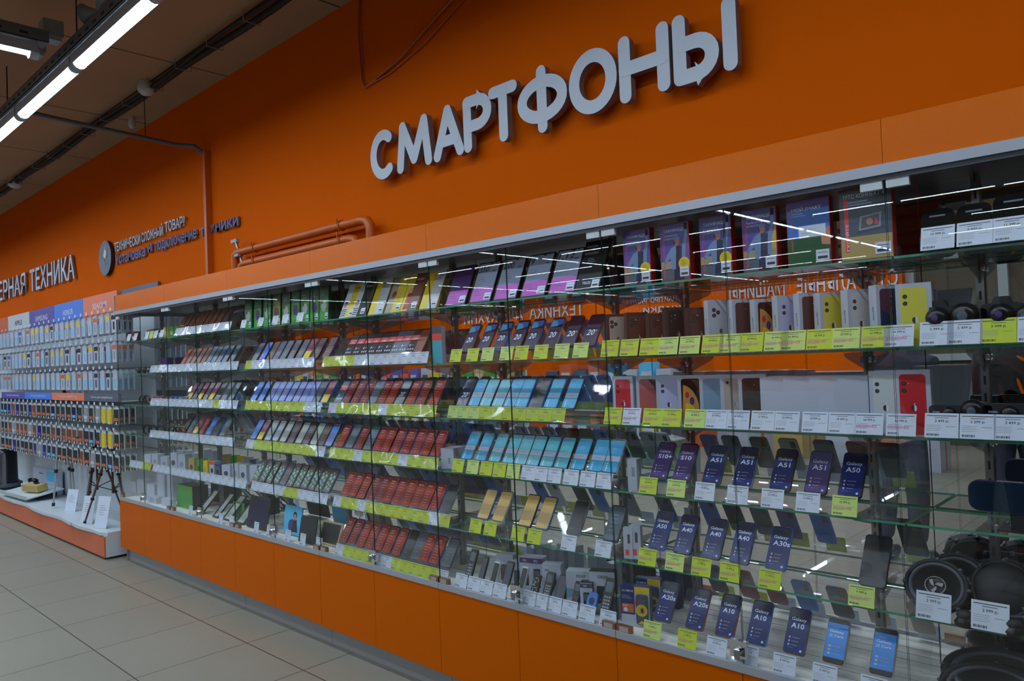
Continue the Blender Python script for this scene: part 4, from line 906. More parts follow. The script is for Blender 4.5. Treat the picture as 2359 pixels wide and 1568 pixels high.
def art_dexp2(a, w, h):
    a.text('DEXP', -w * .1, h * .84, h * .07, -.0004, 'ink', w=w * .34); a.poly([(-w * .5, h * .3), (-w * .1, h * .36), (-w * .1, h * .5), (-w * .5, h * .56)], -.0004, 'planetb'); a.disc(-.002, h * .24, .016, -.0006, 'royal', rz=.010)
carton(1305, 5, .11, .155, .055, 'boxw', 'large white carton with a blue player print', yaw=.45, y0=.09, art=art_dexp2)
carton(1337, 5, .05, .125, .04, 'boxw', 'narrow white carton with a black handset', yaw=.45, y0=.075, art=art_dev('blackm', 'dgrey'), side='blackm')
carton(1358, 5, .104, .165, .055, 'boxw', 'white carton with a black player and three dots', yaw=.45, y0=.11, art=art_dexp, side='blackm')
carton(1397, 5, .05, .085, .04, 'slate', 'small slate carton beside the recorder box', yaw=.4, y0=.10, art=art_dev('dgrey', None))
def art_oly(a, w, h):
    a.quad(-w / 2, h * .30, -w * .02, h, -.0004, 'navy'); a.quad(-w * .02, h * .84, w / 2, h, -.0004, 'yellow'); a.text('OLYMPUS', -w * .46, h * .86, h * .05, -.0006, 'inkw', w=w * .4)
    a.lines(-w * .46, h * .76, w * .36, 3, h * .035, -.0006, 'band', .0012); a.quad(-w * .46, h * .34, -w * .06, h * .56, -.0006, 'gonorange'); a.text('EASY', -w * .44, h * .49, h * .045, -.0008, 'inkw', w=w * .2); a.disc(-w * .34, h * .41, w * .07, -.0008, 'inkw')
    a.prism(rrect(w * .40, h * .74, .008, 3, w * .24, h * .08), -.008, -.0006, 'dgrey'); a.prism(rrect(w * .30, h * .50, .006, 3, w * .24, h * .22), -.0085, -.008, 'slate'); a.disc(w * .24, h * .44, w * .2, -.0095, 'yellow', n=20); a.disc(w * .24, h * .44, w * .14, -.0098, 'gold', n=20); a.prism(rrect(w * .1, h * .12, .003, 2, w * .26, h * .38), -.0102, -.0098, 'ink')
    a.quad(-w * .02, h * .60, w * .13, h * .635, -.0105, 'applered'); a.quad(w * .037, h * .55, w * .073, h * .685, -.0106, 'applered'); a.poly([(w * .1, h * .10), (w * .38, h * .10), (w * .24, h * .20)], -.0105, 'gold')
o = carton(1431, 5, .112, .150, .04, 'boxw', 'blue and yellow recorder box with red cross print', name='recorder_box', yaw=.30, y0=.075, art=art_oly, side='navy')
o = carton(1465, 5, .10, .150, .035, 'boxw', 'second recorder box standing behind the blue and yellow one', name='recorder_box', yaw=.30, y0=.19, art=art_oly, side='navy')
def art_tall(a, w, h): a.prism(rrect(w * .25, h * .3, .001, 2, w * .1, h * .5), -.0006, -.0001, 'dgrey'); a.quad(-w * .3, h * .12, w * .1, h * .3, -.0004, 'redp')
carton(1436, 4, .036, .115, .03, 'boxw', 'smaller white hang-tab box with red print', name='cable_box', yaw=.3, y0=.06, art=art_tall)
carton(1452, 4, .040, .125, .03, 'boxw', 'larger white hang-tab box with red print', name='cable_box', yaw=.3, y0=.07, art=art_tall)
carton(1446, 3, .036, .115, .05, 'boxw', 'small white upright box beside the sky-blue phones', yaw=.25, y0=.06, art=lambda a, w, h: a.prism(rrect(w * .3, h * .3, .001, 2, .004, h * .45), -.0006, -.0001, 'grey'))
carton(1016, 3, .07, .095, .13, 'boxw', 'white box at the left end beside the sky-blue phones', yaw=.3, y0=.07, art=lambda a, w, h: a.prism(rrect(w * .2, h * .3, .001, 2, .01, h * .25), -.0006, -.0001, 'grey'))
carton(996, 1, .055, .175, .03, 'teal', 'tall teal box with a red strip', yaw=.25, y0=.05, art=lambda a, w, h: (a.quad(-w / 2, h * .62, w / 2, h * .8, -.0004, 'redp'), a.quad(-w / 2, h * .8, w / 2, h, -.0004, 'slate')))
# small bar handsets and players on the deck of the third bay
def handset(px, w, h, style, label):
    y0 = .075; h *= 1.12; w *= 1.12; X = X_at(px, y0 + h * .4, ZB + .03 + h * .9) + w / 2
    t = thing('button_phone', '', 'small phone', (X, y0, ZB + .034), (-.42, 0, 0), group='small handsets on the bottom deck')
    b = MB(); b.prism(rrect(w, h, w * .22, 4), -.005, .005, {'silver': 'headw', 'round': 'royal'}.get(style, 'black')); b.build('body', t)
    s = MB()
    if style == 'round': s.disc(0, h * .45, w * .3, -.0056, 'navy2')
    elif style in ('flat', 'silver'): s.prism(rrect(w * .86, h * .86, .002, 2, 0, h * .07), -.0056, -.005, 'black' if style == 'silver' else 'dgrey')
    elif style == 'floral': s.prism(rrect(w * .9, h * .9, .002, 2, 0, h * .05), -.0056, -.005, 'blackm'); [s.disc(random.uniform(-w * .35, w * .35), h * random.uniform(.1, .9), .0022, -.006, 'headw', n=6) for _ in range(26)]
    else: s.prism(rrect(w * .7, h * .3, .002, 2, 0, h * .58), -.0056, -.005, 'slate')
    s.build('screen', t)
    if style in ('keys', 'media'):
        k = MB()
        for i in range(3):
            for j in range(4): k.prism(rrect(w * .17, h * .06, .001, 2, (i - 1) * w * .24, h * (.10 + j * .10)), -.0062, -.005, 'grey' if style == 'keys' else 'dgrey')
        k.build('keypad', t)
    sp = MB(); sp.box((-w * .3, .006, -.011), (w * .3, .009, h * .5), 'acrylic'); sp.box((-w * .3, -.004, -.030), (w * .3, .009, -.002), 'acrylic'); sp.build('stand', t)
    later(t, label, X, 5)
for q in ((1088, .040, .115, 'keys', 'black button phone with grey keys'), (1116, .028, .095, 'flat', 'slim black player'), (1141, .034, .085, 'silver', 'small silver player'), (1171, .036, .098, 'flat', 'black flat player with wide screen'), (1206, .030, .090, 'silver', 'silver-edged narrow player'), (1233, .034, .072, 'floral', 'short player with a white floral pattern'), (1263, .038, .092, 'keys', 'black button phone with round corners'), (1292, .042, .092, 'flat', 'black wide phone lying back'), (1328, .030, .080, 'media', 'tiny black player with small keys'), (1358, .042, .055, 'round', 'blue round-topped player'), (1399, .040, .115, 'keys', 'black slide phone with keys at the right end')): handset(*q)
for i, px in enumerate((1047, 1076, 1104, 1135, 1168, 1203, 1231, 1258, 1293, 1333, 1380)): tag(X_at(px, .016, ZB), 5, 'w', ['1 590 р.', '1 299 р.', '1 490 р.', '3 199 р.', '2 099 р.', '1 699 р.', '1 399 р.', '1 699 р.', '1 199 р.', '1 199 р.', '949 р.'][i], w=.076, h=.06, read=True)

# ------------------------------------------------------------------ tablets and frames on the deck, fourth bay
def tablet(px, w, h, frame, scr, label, lean=.3, y0=.07, art=None):
    X = X_at(px, y0 + .02, ZB + h * .5) + w / 2
    t = thing('tablet', '', 'tablet', (X, y0, ZB + .006), (-lean, 0, 0), group='tablets on the white bottom deck')
    b = MB(); b.prism(rrect(w, h, .010, 3), -.004, .004, frame); b.build('body', t)
    s = MB(); s.prism(rrect(w * .86, h * .84, .003, 2, 0, h * .08), -.0046, -.004, scr); 
    if art: art(s, w, h)
    s.build('screen', t); later(t, label, X, 5)
tablet(574, .26, .20, 'blackm', 'navy2', 'black tablet with a lamp streak reflected in it', lean=.2)
def art_lady(s, w, h): s.disc(-w * .05, h * .3, .04, -.0048, 'violet'); s.disc(w * .12, h * .62, .016, -.005, 'skin', rz=.02); s.poly([(w * .0, h * .1), (w * .3, h * .1), (w * .22, h * .54), (w * .04, h * .54)], -.0049, 'navy2'); s.disc(w * .12, h * .68, .022, -.0049, 'hair', rz=.024)
tablet(660, .20, .17, 'cyan', 'cyan', 'turquoise tablet card with a woman portrait', lean=.12, y0=.12, art=art_lady)
tablet(694, .17, .15, 'blackm', 'blackm', 'plain black tablet in front of the turquoise card', lean=.2, y0=.05)
tablet(738, .21, .13, 'wood', 'blackm', 'tablet in a tan patterned frame', lean=.35, y0=.10)
for i, (px, w) in enumerate(((459, .09), (495, .08), (518, .10), (548, .11))):
    X = X_at(px, .1, ZB + .1) + w / 2
    t = thing('picture_frame', '', 'frame', (X, .08, ZB + .004), (-.75, 0, 0), group='thin black frames on the bottom deck')
    b = MB(); o = rrect(w, .20, .006, 2); 
    for a in ((-w / 2, 0, -w / 2 + .01, .20), (w / 2 - .01, 0, w / 2, .20), (-w / 2, 0, w / 2, .01), (-w / 2, .19, w / 2, .20)): b.box((a[0], -.004, a[1]), (a[2], .004, a[3]), 'blackm')
    b.build('frame', t); s = MB(); s.quad(-w / 2 + .01, .01, w / 2 - .01, .19, 0, 'greysc'); s.lines(-w * .3, .15, w * .6, 6, .02, -.0005, 'grey', .003); s.build('sheet', t)
    later(t, 'thin black frame with a grey sheet', X, 5)
carton(408, 5, .27, .17, .12, 'green', 'bright green box with a black end', name='green_box', yaw=.0, y0=.11, side='blackm')
carton(538, 5, .16, .11, .10, 'green', 'smaller green box behind the black frames', name='green_box', y0=.17, side='blackm')
for px in (434, 503, 527, 584, 613, 656, 690, 727): tag(X_at(px, .012, ZB + .02), 5, 'w', '7 990 р.', w=.058, h=.066, y=.012, lean=.15)

# ------------------------------------------------------------------ goods of the rightmost bay
def cam_common(t, w, h, d, col='blackm'):
    b = MB(); b.prism(rrect(w, h, min(w, h) * .18, 4), 0, d, col); b.build('body', t)
def dashcam(px, lv, style, label, y0=.06, scale=1.0, dz=.006):
    X = X_at(px, y0, ZS[lv] + .05); t = thing('dash_camera', '', 'dash camera', (X, y0, ZS[lv] + dz), group='dash cameras on the ' + LEV[lv]); t.scale = (scale,) * 3
    if dz > .01: q = MB(); q.box((-.03, -.004, -(dz - .001) / scale), (.03, .03, -.0005), 'acrylic'); q.build('clear_block', t)
    if style == 'flat':
        cam_common(t, .092, .044, .03); l = MB(); l.lathe([(0, -.012), (.009, -.012), (.013, -.010), (.018, -.004), (.019, 0)], 'black', 20, Matrix.Translation((.004, 0, .022)), axis='y'); l.build('lens', t)
        s = MB(); s.text('DIGMA', -.036, .024, .005, -.0006, 'band', w=.018); s.build('lettering', t)
    elif style == 'big':
        cam_common(t, .075, .045, .03); l = MB(); l.lathe([(0, -.02), (.016, -.02), (.024, -.014), (.030, -.004), (.031, .01), (0, .012)], 'black', 22, Matrix.Translation((-.008, 0, .030)), axis='y'); l.lathe([(0, -.0205), (.010, -.0205), (.011, -.0202)], 'slate', 16, Matrix.Translation((-.008, 0, .030)), axis='y'); l.build('lens', t)
    elif style == 'dome':
        cam_common(t, .085, .062, .04); l = MB(); l.lathe([(0, -.03), (.012, -.029), (.024, -.02), (.028, -.004), (.028, .004)], 'black', 20, Matrix.Translation((0, 0, .034)), axis='y'); l.lathe([(0, -.031), (.008, -.0305)], 'violet', 14, Matrix.Translation((0, 0, .034)), axis='y'); l.build('lens', t)
        m = MB(); m.prism([(-.022, .06), (.022, .06), (.014, .078), (-.014, .078)], .004, .03, 'blackm'); m.build('mount', t)
    elif style == 'radar':
        b = MB(); b.prism(rrect(.084, .130, .022, 4), 0, .05, 'black', T=Matrix.Rotation(-.35, 4, 'X')); b.build('body', t)
        s = MB(); s.quad(-.02, .105, .02, .110, -.001, 'band', T=Matrix.Rotation(-.35, 4, 'X')); s.box((-.03, -.004, .0), (.03, .004, .02), 'dgrey', T=Matrix.Rotation(-.35, 4, 'X')); s.build('front_plate', t)
    later(t, label, X, lv)
for px, st in ((2153, 'radar'), (2238, 'radar'), (2330, 'radar')): dashcam(px, 0, st, 'black radar detector leaning behind its white tag', scale=1.12 if px > 2300 else 1.0)
dashcam(2162, 1, 'dome', 'black dash camera with round lens and mount', dz=.042, scale=1.1); dashcam(2232, 1, 'big', 'wide black dash camera with a hood', dz=.045, scale=1.2); dashcam(2308, 1, 'dome', 'black dash camera with a silvery lens', dz=.042, scale=1.1); dashcam(2375, 1, 'big', 'black dash camera cut by the right edge', dz=.04)
dashcam(2183, 2, 'flat', 'flat black dash camera with a square lens', dz=.044); dashcam(2250, 2, 'big', 'black dash camera with a large round lens', dz=.046); dashcam(2322, 2, 'flat', 'flat dash camera with a pale blue edge', dz=.042, scale=1.2)
X = X_at(2305, .07, 1.14)
t = thing('mirror_recorder', 'long dark blue glossy mirror recorder on a small stand, fourth shelf at right', 'mirror recorder', (X, .07, 1.036)); b = MB(); b.prism(rrect(.29, .082, .026, 5, .07, .050), -.008, .012, 'navy2'); b.build('body', t)
s = MB(); s.prism(rrect(.282, .074, .022, 5, .07, .054), -.0090, -.0081, mat('smoky_mirror_glass', (40, 62, 86), .05, 0.6)); s.build('mirror_glass', t)
s = MB(); s.box((.02, -.004, 0), (.06, .03, .052), 'blackm'); s.box((-.01, -.012, 0), (.10, .05, .005), 'blackm'); s.build('stand', t)
def speaker(px, z, rx, rz, label, tilt=.35, y0=.12, logo_=0, grill=False, lv=4, dx=0):
    X = X_at(px, y0, z)
    t = thing('car_speaker', label, 'car speaker', (X, y0, z), (-tilt, 0, 0), group='car speakers in the rightmost bay')
    A = Matrix.Diagonal((1, 1, rz / rx, 1))
    f = MB(); f.lathe([(rx * .97, .012), (rx * .98, -.004), (rx, -.010), (rx * .93, -.014), (rx * .86, -.008)], 'blackm', 40, A, axis='y')
    f.lathe([(rx * .97, .012), (rx * .6, .05), (rx * .42, .065), (rx * .42, .085), (0, .085)], 'blackm', 30, A, axis='y')
    for i in range(8): a = 2 * PI * i / 8; f.lathe([(0, -.014), (.005, -.014), (.006, -.009), (.006, 0)], 'dgrey', 8, A @ Matrix.Translation((rx * .99 * math.cos(a), 0, rx * .99 * math.sin(a))), axis='y')
    f.build('frame', t)
    if grill:
        c = MB(); c.lathe([(0, -.03), (rx * .4, -.027), (rx * .7, -.02), (rx * .87, -.010)], 'blackm', 36, A, axis='y'); c.build('grille', t)
    else:
        c = MB(); c.lathe([(rx * .86, -.008), (rx * .80, -.013), (rx * .74, -.006)], 'dgrey', 40, A, axis='y'); c.lathe([(rx * .74, -.006), (rx * .5, .010), (rx * .22, .022), (0, .024)], 'blackm', 40, A, axis='y'); c.build('cone', t)
        if logo_ == 1:
            c = MB(); c.lathe([(rx * .34, -.012), (rx * .33, -.016), (rx * .30, -.016), (rx * .29, -.010)], 'steel', 30, A, axis='y'); c.lathe([(rx * .29, -.010), (0, -.012)], 'black', 24, A, axis='y')
            for i in range(3):
                a = 2 * PI * i / 3 + .4; c.poly([(0.003 * math.cos(a + 1.5), .003 * math.sin(a + 1.5)), (rx * .22 * math.cos(a - .5), rx * .22 * math.sin(a - .5)), (rx * .26 * math.cos(a), rx * .26 * math.sin(a)), (rx * .12 * math.cos(a + .6), rx * .12 * math.sin(a + .6))], -.0165, 'steel')
            c.build('tweeter', t)
        elif logo_ == 2:
            c = MB(); c.lathe([(0, .004), (rx * .2, .008), (rx * .26, .018)], 'black', 24, A, axis='y'); c.poly([(-.012, .006), (.012, .006), (0, -.008)], .001, 'gonorange'); c.poly([(-.006, .003), (.006, .003), (0, -.004)], .0005, 'black'); c.build('dust_cap', t)
    return t
speaker(2310, .865, .105, .078, 'round black speaker frame lying farthest back on the fifth shelf', tilt=1.0, y0=.20)
speaker(2205, .857, .088, .080, 'round black speaker behind the one with the silver propeller badge', tilt=.42, y0=.16)
speaker(2158, .852, .084, .076, 'round black speaker with a silver three-blade badge, fifth shelf', tilt=.42, y0=.095, logo_=1)
speaker(2312, .862, .080, .080, 'black meshed speaker grille on the fifth shelf at right', tilt=.5, y0=.13, grill=True)
speaker(2322, .815, .060, .030, 'small oval speaker with ribbed cone in front of the mesh grille', tilt=1.15, y0=.085)
for i, (px, l) in enumerate(((2223, 'small black tweeter lying between the two white tags'), (2338, 'small black tweeter right of the second white tag'))):
    X = X_at(px, .035, .79); t = thing('tweeter_pod', l, 'tweeter', (X, .035, .7755), group='tweeter pods'); b = MB(); b.lathe([(.0, 0), (.024, 0), (.026, .01), (.018, .022)], 'black', 18); b.build('base', t); b = MB(); b.lathe([(.018, .022), (.021, .030), (.014, .040), (0, .042)], 'blackm', 18); b.build('dome', t)
speaker(2310, .605, .150, .090, 'largest black oval speaker frame at the back of the bottom deck', tilt=.9, y0=.16)
speaker(2290, .575, .135, .085, 'black oval speaker with a small orange triangle, bottom deck', tilt=.75, y0=.12, logo_=2)
speaker(2275, .548, .130, .070, 'nearest black oval speaker with an orange mark at the bottom right corner', tilt=1.1, y0=.045, logo_=2)

# ------------------------------------------------------------------ watches, bracelets and earphones of the two leftmost bays
def bracelet(px, lv, c, label, r=.030, y0=.07):
    X = X_at(px, y0, ZS[lv] + .04); t = thing('fitness_bracelet', '', 'bracelet', (X, y0, ZS[lv] + .013), (0, 0, .6), group='fitness bracelets')
    m = MB(); n = 22; R = [(r * math.cos(2 * PI * i / n), r * 1.1 + r * 1.1 * math.sin(2 * PI * i / n)) for i in range(n + 1)]
    ribbon(m, R, .0022, -.009, .009, c, c); m.build('strap', t)
    d = MB(); d.prism(rrect(.012, .030, .004, 3, 0, r * .55), -.0045, 0, 'black', T=Matrix.Translation((-r - .001, 0, 0)) @ Matrix.Rotation(PI / 2, 4, 'Z')); d.build('display', t); later(t, label, X, lv)
for lv, lst in ((2, ((329, 'blackm'), (338, 'blackm'), (350, 'coral'), (361, 'coral'), (372, 'coral'), (383, 'brown'), (393, 'brown'), (403, 'royal'), (414, 'royal'), (428, 'greysc'), (438, 'greysc'))), (3, ((340, 'blackm'), (352, 'blackm'), (371, 'blackm'), (397, 'blackm'), (408, 'blackm'), (420, 'red')))):
    for px, c in lst: bracelet(px, lv, c, {'blackm': 'black', 'coral': 'pink', 'brown': 'brown', 'royal': 'blue', 'greysc': 'grey', 'red': 'red and black'}[c] + ' fitness bracelet standing open', r=.034 if lv == 3 else .028)
for i, px in enumerate((318, 330, 342, 352, 362, 376, 392, 404, 412)):
    X = X_at(px, .07, 1.56); t = thing('smart_watch', '', 'watch', (X, .07, 1.538), (-.5, 0, .5), group='smart watches on cushions'); m = MB(); m.lathe([(0, -.012), (.019, -.012), (.022, -.006), (.022, .002)], 'black' if i != 6 else 'champ', 18, Matrix.Translation((0, 0, .026)), axis='y'); m.build('case', t)
    m = MB(); m.prism(rrect(.020, .062, .008, 3, 0, -.004), -.002, .016, 'blackm' if i != 6 else 'maroon'); m.build('strap', t); later(t, 'dark smart watch on a small cushion', X, 1)
def bud(px, lv, c, label):
    X = X_at(px, .06, ZS[lv] + .02); t = thing('earphone_case', '', 'earphones', (X, .055, ZS[lv] + .001), (0, 0, .3), group='earphone cases on the fifth shelf'); m = MB(); m.prism(rrect(.055, .022, .009, 4), 0, .045, c); m.build('case', t)
    m = MB()
    for s in (-1, 1): m.lathe([(0, .016), (.008, .014), (.010, .006), (.006, -.002), (0, -.003)], 'headw' if c == 'blackm' else 'maroon', 12, Matrix.Translation((s * .013, .018, .024)))
    m.build('earbud', t); later(t, label, X, lv)
for px, c in ((338, 'maroon'), (352, 'maroon'), (366, 'headw'), (380, 'headw'), (394, 'headw'), (409, 'blackm'), (427, 'headw'), (446, 'headw'), (468, 'blackm'), (483, 'blackm'), (503, 'headw'), (530, 'blackm'), (556, 'headw'), (580, 'maroon')): bud(px, 4, c, {'maroon': 'dark red', 'headw': 'white', 'blackm': 'black'}[c] + ' earphones on their open case')
WB = lambda c, k: (lambda a, w, h: (a.quad(-w / 2, h * .8, w / 2, h, -.0003, k) if k else None, a.disc(0, h * .42, w * .25, -.0004, c, n=14, rz=h * .16)))
for px, w, h, f, p, k in ((332, .09, .09, 'boxw', 'headw', None), (350, .08, .10, 'boxw', 'grey', None), (370, .09, .09, 'boxs', 'grey', None), (390, .10, .13, 'boxw', 'dgrey', None), (410, .09, .13, 'boxw', 'grey', None), (434, .07, .11, 'kraft', 'brown', None), (453, .055, .11, 'green', 'greend', 'green'), (468, .05, .11, 'yellow', 'kraft', None), (483, .05, .11, 'boxw', 'blackm', 'redp'), (496, .05, .10, 'slate', 'navy2', 'violet'), (511, .09, .10, 'boxw', 'dgrey', None), (536, .06, .12, 'boxw', 'grey', None), (551, .075, .12, 'boxw', 'dgrey', 'boxs'), (575, .075, .125, 'boxs', 'headw', None), (598, .05, .11, 'royal', 'navy2', None)):
    carton(px, 4, w, h, .06, f, ({'boxw': 'white', 'boxs': 'pale grey', 'kraft': 'brown', 'green': 'green', 'yellow': 'yellow', 'slate': 'slate', 'royal': 'blue'}[f]) + ' gadget box with a printed device', y0=.14, yaw=.2, art=WB(p, k), side='boxs' if f in ('boxw', 'boxs') else f)
band(4, 297, 346, 'wwwyy'); band(4, 350, 565, 'wwwwwwwwwwwwwwww')
for px, w, h in ((297, .16, .09), (316, .14, .12), (338, .16, .10), (362, .15, .20), (385, .10, .22), (340, .17, .05), (372, .15, .06)):
    carton(px, 5, w, h, .08 if h > .07 else .05, 'boxw', 'white carton stacked on the bottom deck', y0=.17 if h > .07 else .05, art=WB('boxs', None), name='white_carton')
for px, c in ((290, 'boxd'), (302, 'brown'), (330, 'boxw'), (347, 'brown'), (362, 'boxd'), (376, 'yellow'), (390, 'green'), (402, 'green'), (415, 'kraft')):
    carton(px, 0, .075, .085, .05, c, {'boxd': 'dark', 'brown': 'brown', 'boxw': 'white', 'yellow': 'yellow', 'green': 'green', 'kraft': 'tan'}[c] + ' accessory box', y0=.09, art=WB('dgrey' if c == 'boxw' else 'headw', None), side=c, name='accessory_box')
for px, c in ((291, 'w'), (306, 'w'), (332, 'w'), (342, 'y'), (352, 'w'), (366, 'w')): tag(X_at(px, .016, 1.8), 0, c, '990 р.', w=.07, h=.06)
carton(372, 1, .11, .12, .05, 'purple', 'violet glittering box standing at the back', y0=.22, side='violet', art=WB('magenta', None)); 

# ------------------------------------------------------------------ the white gondola at the far left
GU = [(-6.93, -6.03, 'headg', 'ДРУГИЕ БРЕНДЫ', 'slate grey sign half hidden by the showcase'), (-7.90, -6.93, 'heado', 'XIAOMI', 'salmon orange'), (-8.875, -7.90, 'headb', 'HONOR', 'blue'), (-9.85, -8.875, 'headv', 'SAMSUNG', 'violet'), (-10.83, -9.85, 'headw', 'APPLE', 'pale grey'), (-11.8, -10.83, 'gonorange', '', 'terracotta')]
ROWS = [(2.05, .185), (1.80, .18), (1.565, .16), (1.255, .15), (1.045, .145), (.855, .145)]
def pack_mesh(kind, h, w):
    m = MB(); m.box((-w / 2, -.004, -h), (w / 2, .004, 0), 'boxs' if kind[0] == 'g' else 'gondola'); y = -.0043
    k = kind[1:]
    if kind[0] == 'g':
        m.quad(-w / 2, -h, w / 2, 0, y, 'boxw'); 
        if k != '0': m.quad(-w / 2, -h * .34, w / 2, -h * .12, y - .0001, {'1': 'gonorange', '2': 'headv', '3': 'cyan', '4': 'yellow', '5': 'blackm'}[k])
        m.prism([(a, b) for a, b in rrect(w * .35, h * .42, .004, 2, 0, -h * .86)], y - .0004, y, 'blackm' if k in '25' else ('cyan' if k == '0' else 'grey'))
    else:
        c = {'0': 'blackm', '1': 'navy2', '2': 'navy', '3': 'brown', '4': 'yellow', '5': 'grey'}[k]
        m.prism(rrect(w * .94, h * .86, .008, 3, 0, -h * .97), y - .004, y, c); m.quad(-w * .47, -h * .80, w * .47, -h * .62, y - .0045, {'0': 'gonorange', '1': 'cyan', '2': 'headv', '3': 'gonorange', '4': 'yellow', '5': 'headw'}[k]); m.quad(-w * .1, -h * 1.02, w * .2, -h * .86, y - .0046, 'headw')
    m.box((-.012, -.001, -.002), (.012, .001, .012), 'gondola')
    return m.mesh('hanging_pack')
PK = {k + str(i): pack_mesh(k + str(i), .165 if k == 'g' else .142, .088) for k in 'gc' for i in range(6)}
for u, (x0, x1, hc, word, cn) in enumerate(GU):
    o = -(x0 + x1) / 2; X0, X1 = x0 + o, x1 + o
    t = thing('gondola_unit', 'white shop gondola bay, ' + (cn if u == 0 else cn + ' header') + ', left of the showcases', 'gondola', (-o, 0, 0), group='white gondola bays at the left')
    xe = -6.14 + o if u == 0 else X1
    m = MB(); m.box((X0 + .001, -.085, .02), (xe, .36, .195), 'gondola'); m.build('base', t)
    m = MB(); m.box((X0 + .002, -.097, .022), (xe - .002, -.086, .19), 'gonorange'); m.build('kick_panel', t)
    m = MB(); n = 10; dk = [(X0 + .001 + (xe - X0 - .002) * i / n, -.112 - .012 * math.sin(i / n * PI * 2 + u)) for i in range(n + 1)]
    if u == 0: dk[-1] = (xe - .001, -.07); dk[-2] = (dk[-2][0], -.105)
    pl = dk + [(xe - .001, .36), (X0 + .001, .36)]
    m.add([(a, b, .196) for a, b in pl] + [(a, b, .222) for a, b in pl], [tuple(range(len(pl) - 1, -1, -1)), tuple(range(len(pl), 2 * len(pl)))] + [(i, (i + 1) % len(pl), len(pl) + (i + 1) % len(pl), len(pl) + i) for i in range(len(pl))], 'gondola'); m.build('deck', t)
    m = MB(); m.box((X0 + .001, .345, .222), (X1 - .001, .372, 2.04), 'gondola'); m.build('back_panel', t)
    m = MB(); yy = .325 if u else .352; m.box((X0 + .004, yy, 2.05), (X1 - .004, yy + .018, 2.325), hc)
    if u and word: m.quad(X0 + .004, 2.128, X1 - .004, 2.131, yy - .0008, 'dgrey')
    if u:
        if word: m.text(word, -len(word) * .034, 2.185, .062, yy - .001, 'inkw' if hc != 'headw' else 'ink', w=len(word) * .068)
        m.text('Стекла для смартфонов', -.30, 2.078, .026, yy - .001, 'inkw' if hc != 'headw' else 'ink', w=.60)
    else: m.text('ДРУГИЕ БРЕНДЫ', -.34, 2.19, .05, yy - .001, 'inkw', w=.66)
    m.build('header_sign', t)
    m = MB(); m.box((X0 + .004, .02, 1.30), (X1 - .004, .03, 1.37), hc); m.text('Чехлы для смартфонов', -.27, 1.322, .026, .0188, 'inkw' if hc != 'headw' else 'ink', w=.54); m.box((X0 + .004, .03, 1.30), (X1 - .004, .345, 1.306), 'gondola'); m.build('strip_sign', t)
    nh = 6
    for r, (zt, hh) in enumerate(ROWS):
        m = MB(); m.tube([(X0 + .01, .335, zt + .02), (X1 - .01, .335, zt + .02)], .006, 'steel', 6)
        for q in range(nh): xx = X0 + (q + .5) * (X1 - X0) / nh; m.tube([(xx, .335, zt + .012), (xx, -.0, zt + .012), (xx, -.012, zt + .022)], .0022, 'steel', 5)
        for q in range(nh): xx = X0 + (q + .5) * (X1 - X0) / nh; m.quad(xx - .02, zt + .016, xx + .02, zt + .042, -.014, 'cardw')
        m.build('hook_rail', t)
rest = MB(); pass
for u, (x0, x1, *_r) in enumerate(GU[:5]):
    for r, (zt, hh) in enumerate(ROWS):
        for q in range(6):
            xx = x0 + (q + .5) * (x1 - x0) / 6; glass = r < 3
            k = ('g' if glass else 'c') + str(random.choice([0, 0, 0, 1, 5, 2 if u == 3 else 4] if glass else [0, 0, 1, 2 if u > 1 else 0, 3, 5]))
            if r in (3, 4) and u == 0 and q in (3, 4): k = 'c4'
            for j in range(4):
                y = .012 + j * .045 + random.uniform(-.004, .004); rz = random.uniform(-.06, .06) + (.0 if j else .03)
                if u < 2:
                    o = link('hanging_pack', PK[k], None, (xx, y, zt), (0, 0, rz), cat='hanging pack', group='packs on hooks, ' + ['top', 'second', 'third', 'fourth', 'fifth', 'lowest'][r] + ' row')
                    col = {'g0': 'white and blue', 'g1': 'white with orange band', 'g2': 'white with violet band', 'g3': 'white with blue band', 'g4': 'white with yellow band', 'g5': 'white with black band', 'c0': 'black case, orange strip', 'c1': 'dark blue case, cyan strip', 'c2': 'navy case', 'c3': 'brown case, orange strip', 'c4': 'yellow', 'c5': 'grey case'}[k]
                    o['label'] = '%s pack, hook %s from right, %s row, %s header' % (col, ['six', 'five', 'four', 'three', 'two', 'one'][q], ['top', 'second', 'third', 'fourth', 'fifth', 'lowest'][r], 'grey' if u == 0 else 'orange')
                else:
                    me = PK[k]; T = Matrix.Translation((xx, y, zt)) @ Matrix.Rotation(rz, 4, 'Z')
                    for p in me.polygons: rest.add([me.vertices[i].co for i in p.vertices], [tuple(range(len(p.vertices)))], me.materials[p.material_index], T)
rest.build('hanging_packs_beyond', label='many more hanging packs on the far gondola bays under the blue, violet and grey signs', cat='hanging packs', kind='stuff')

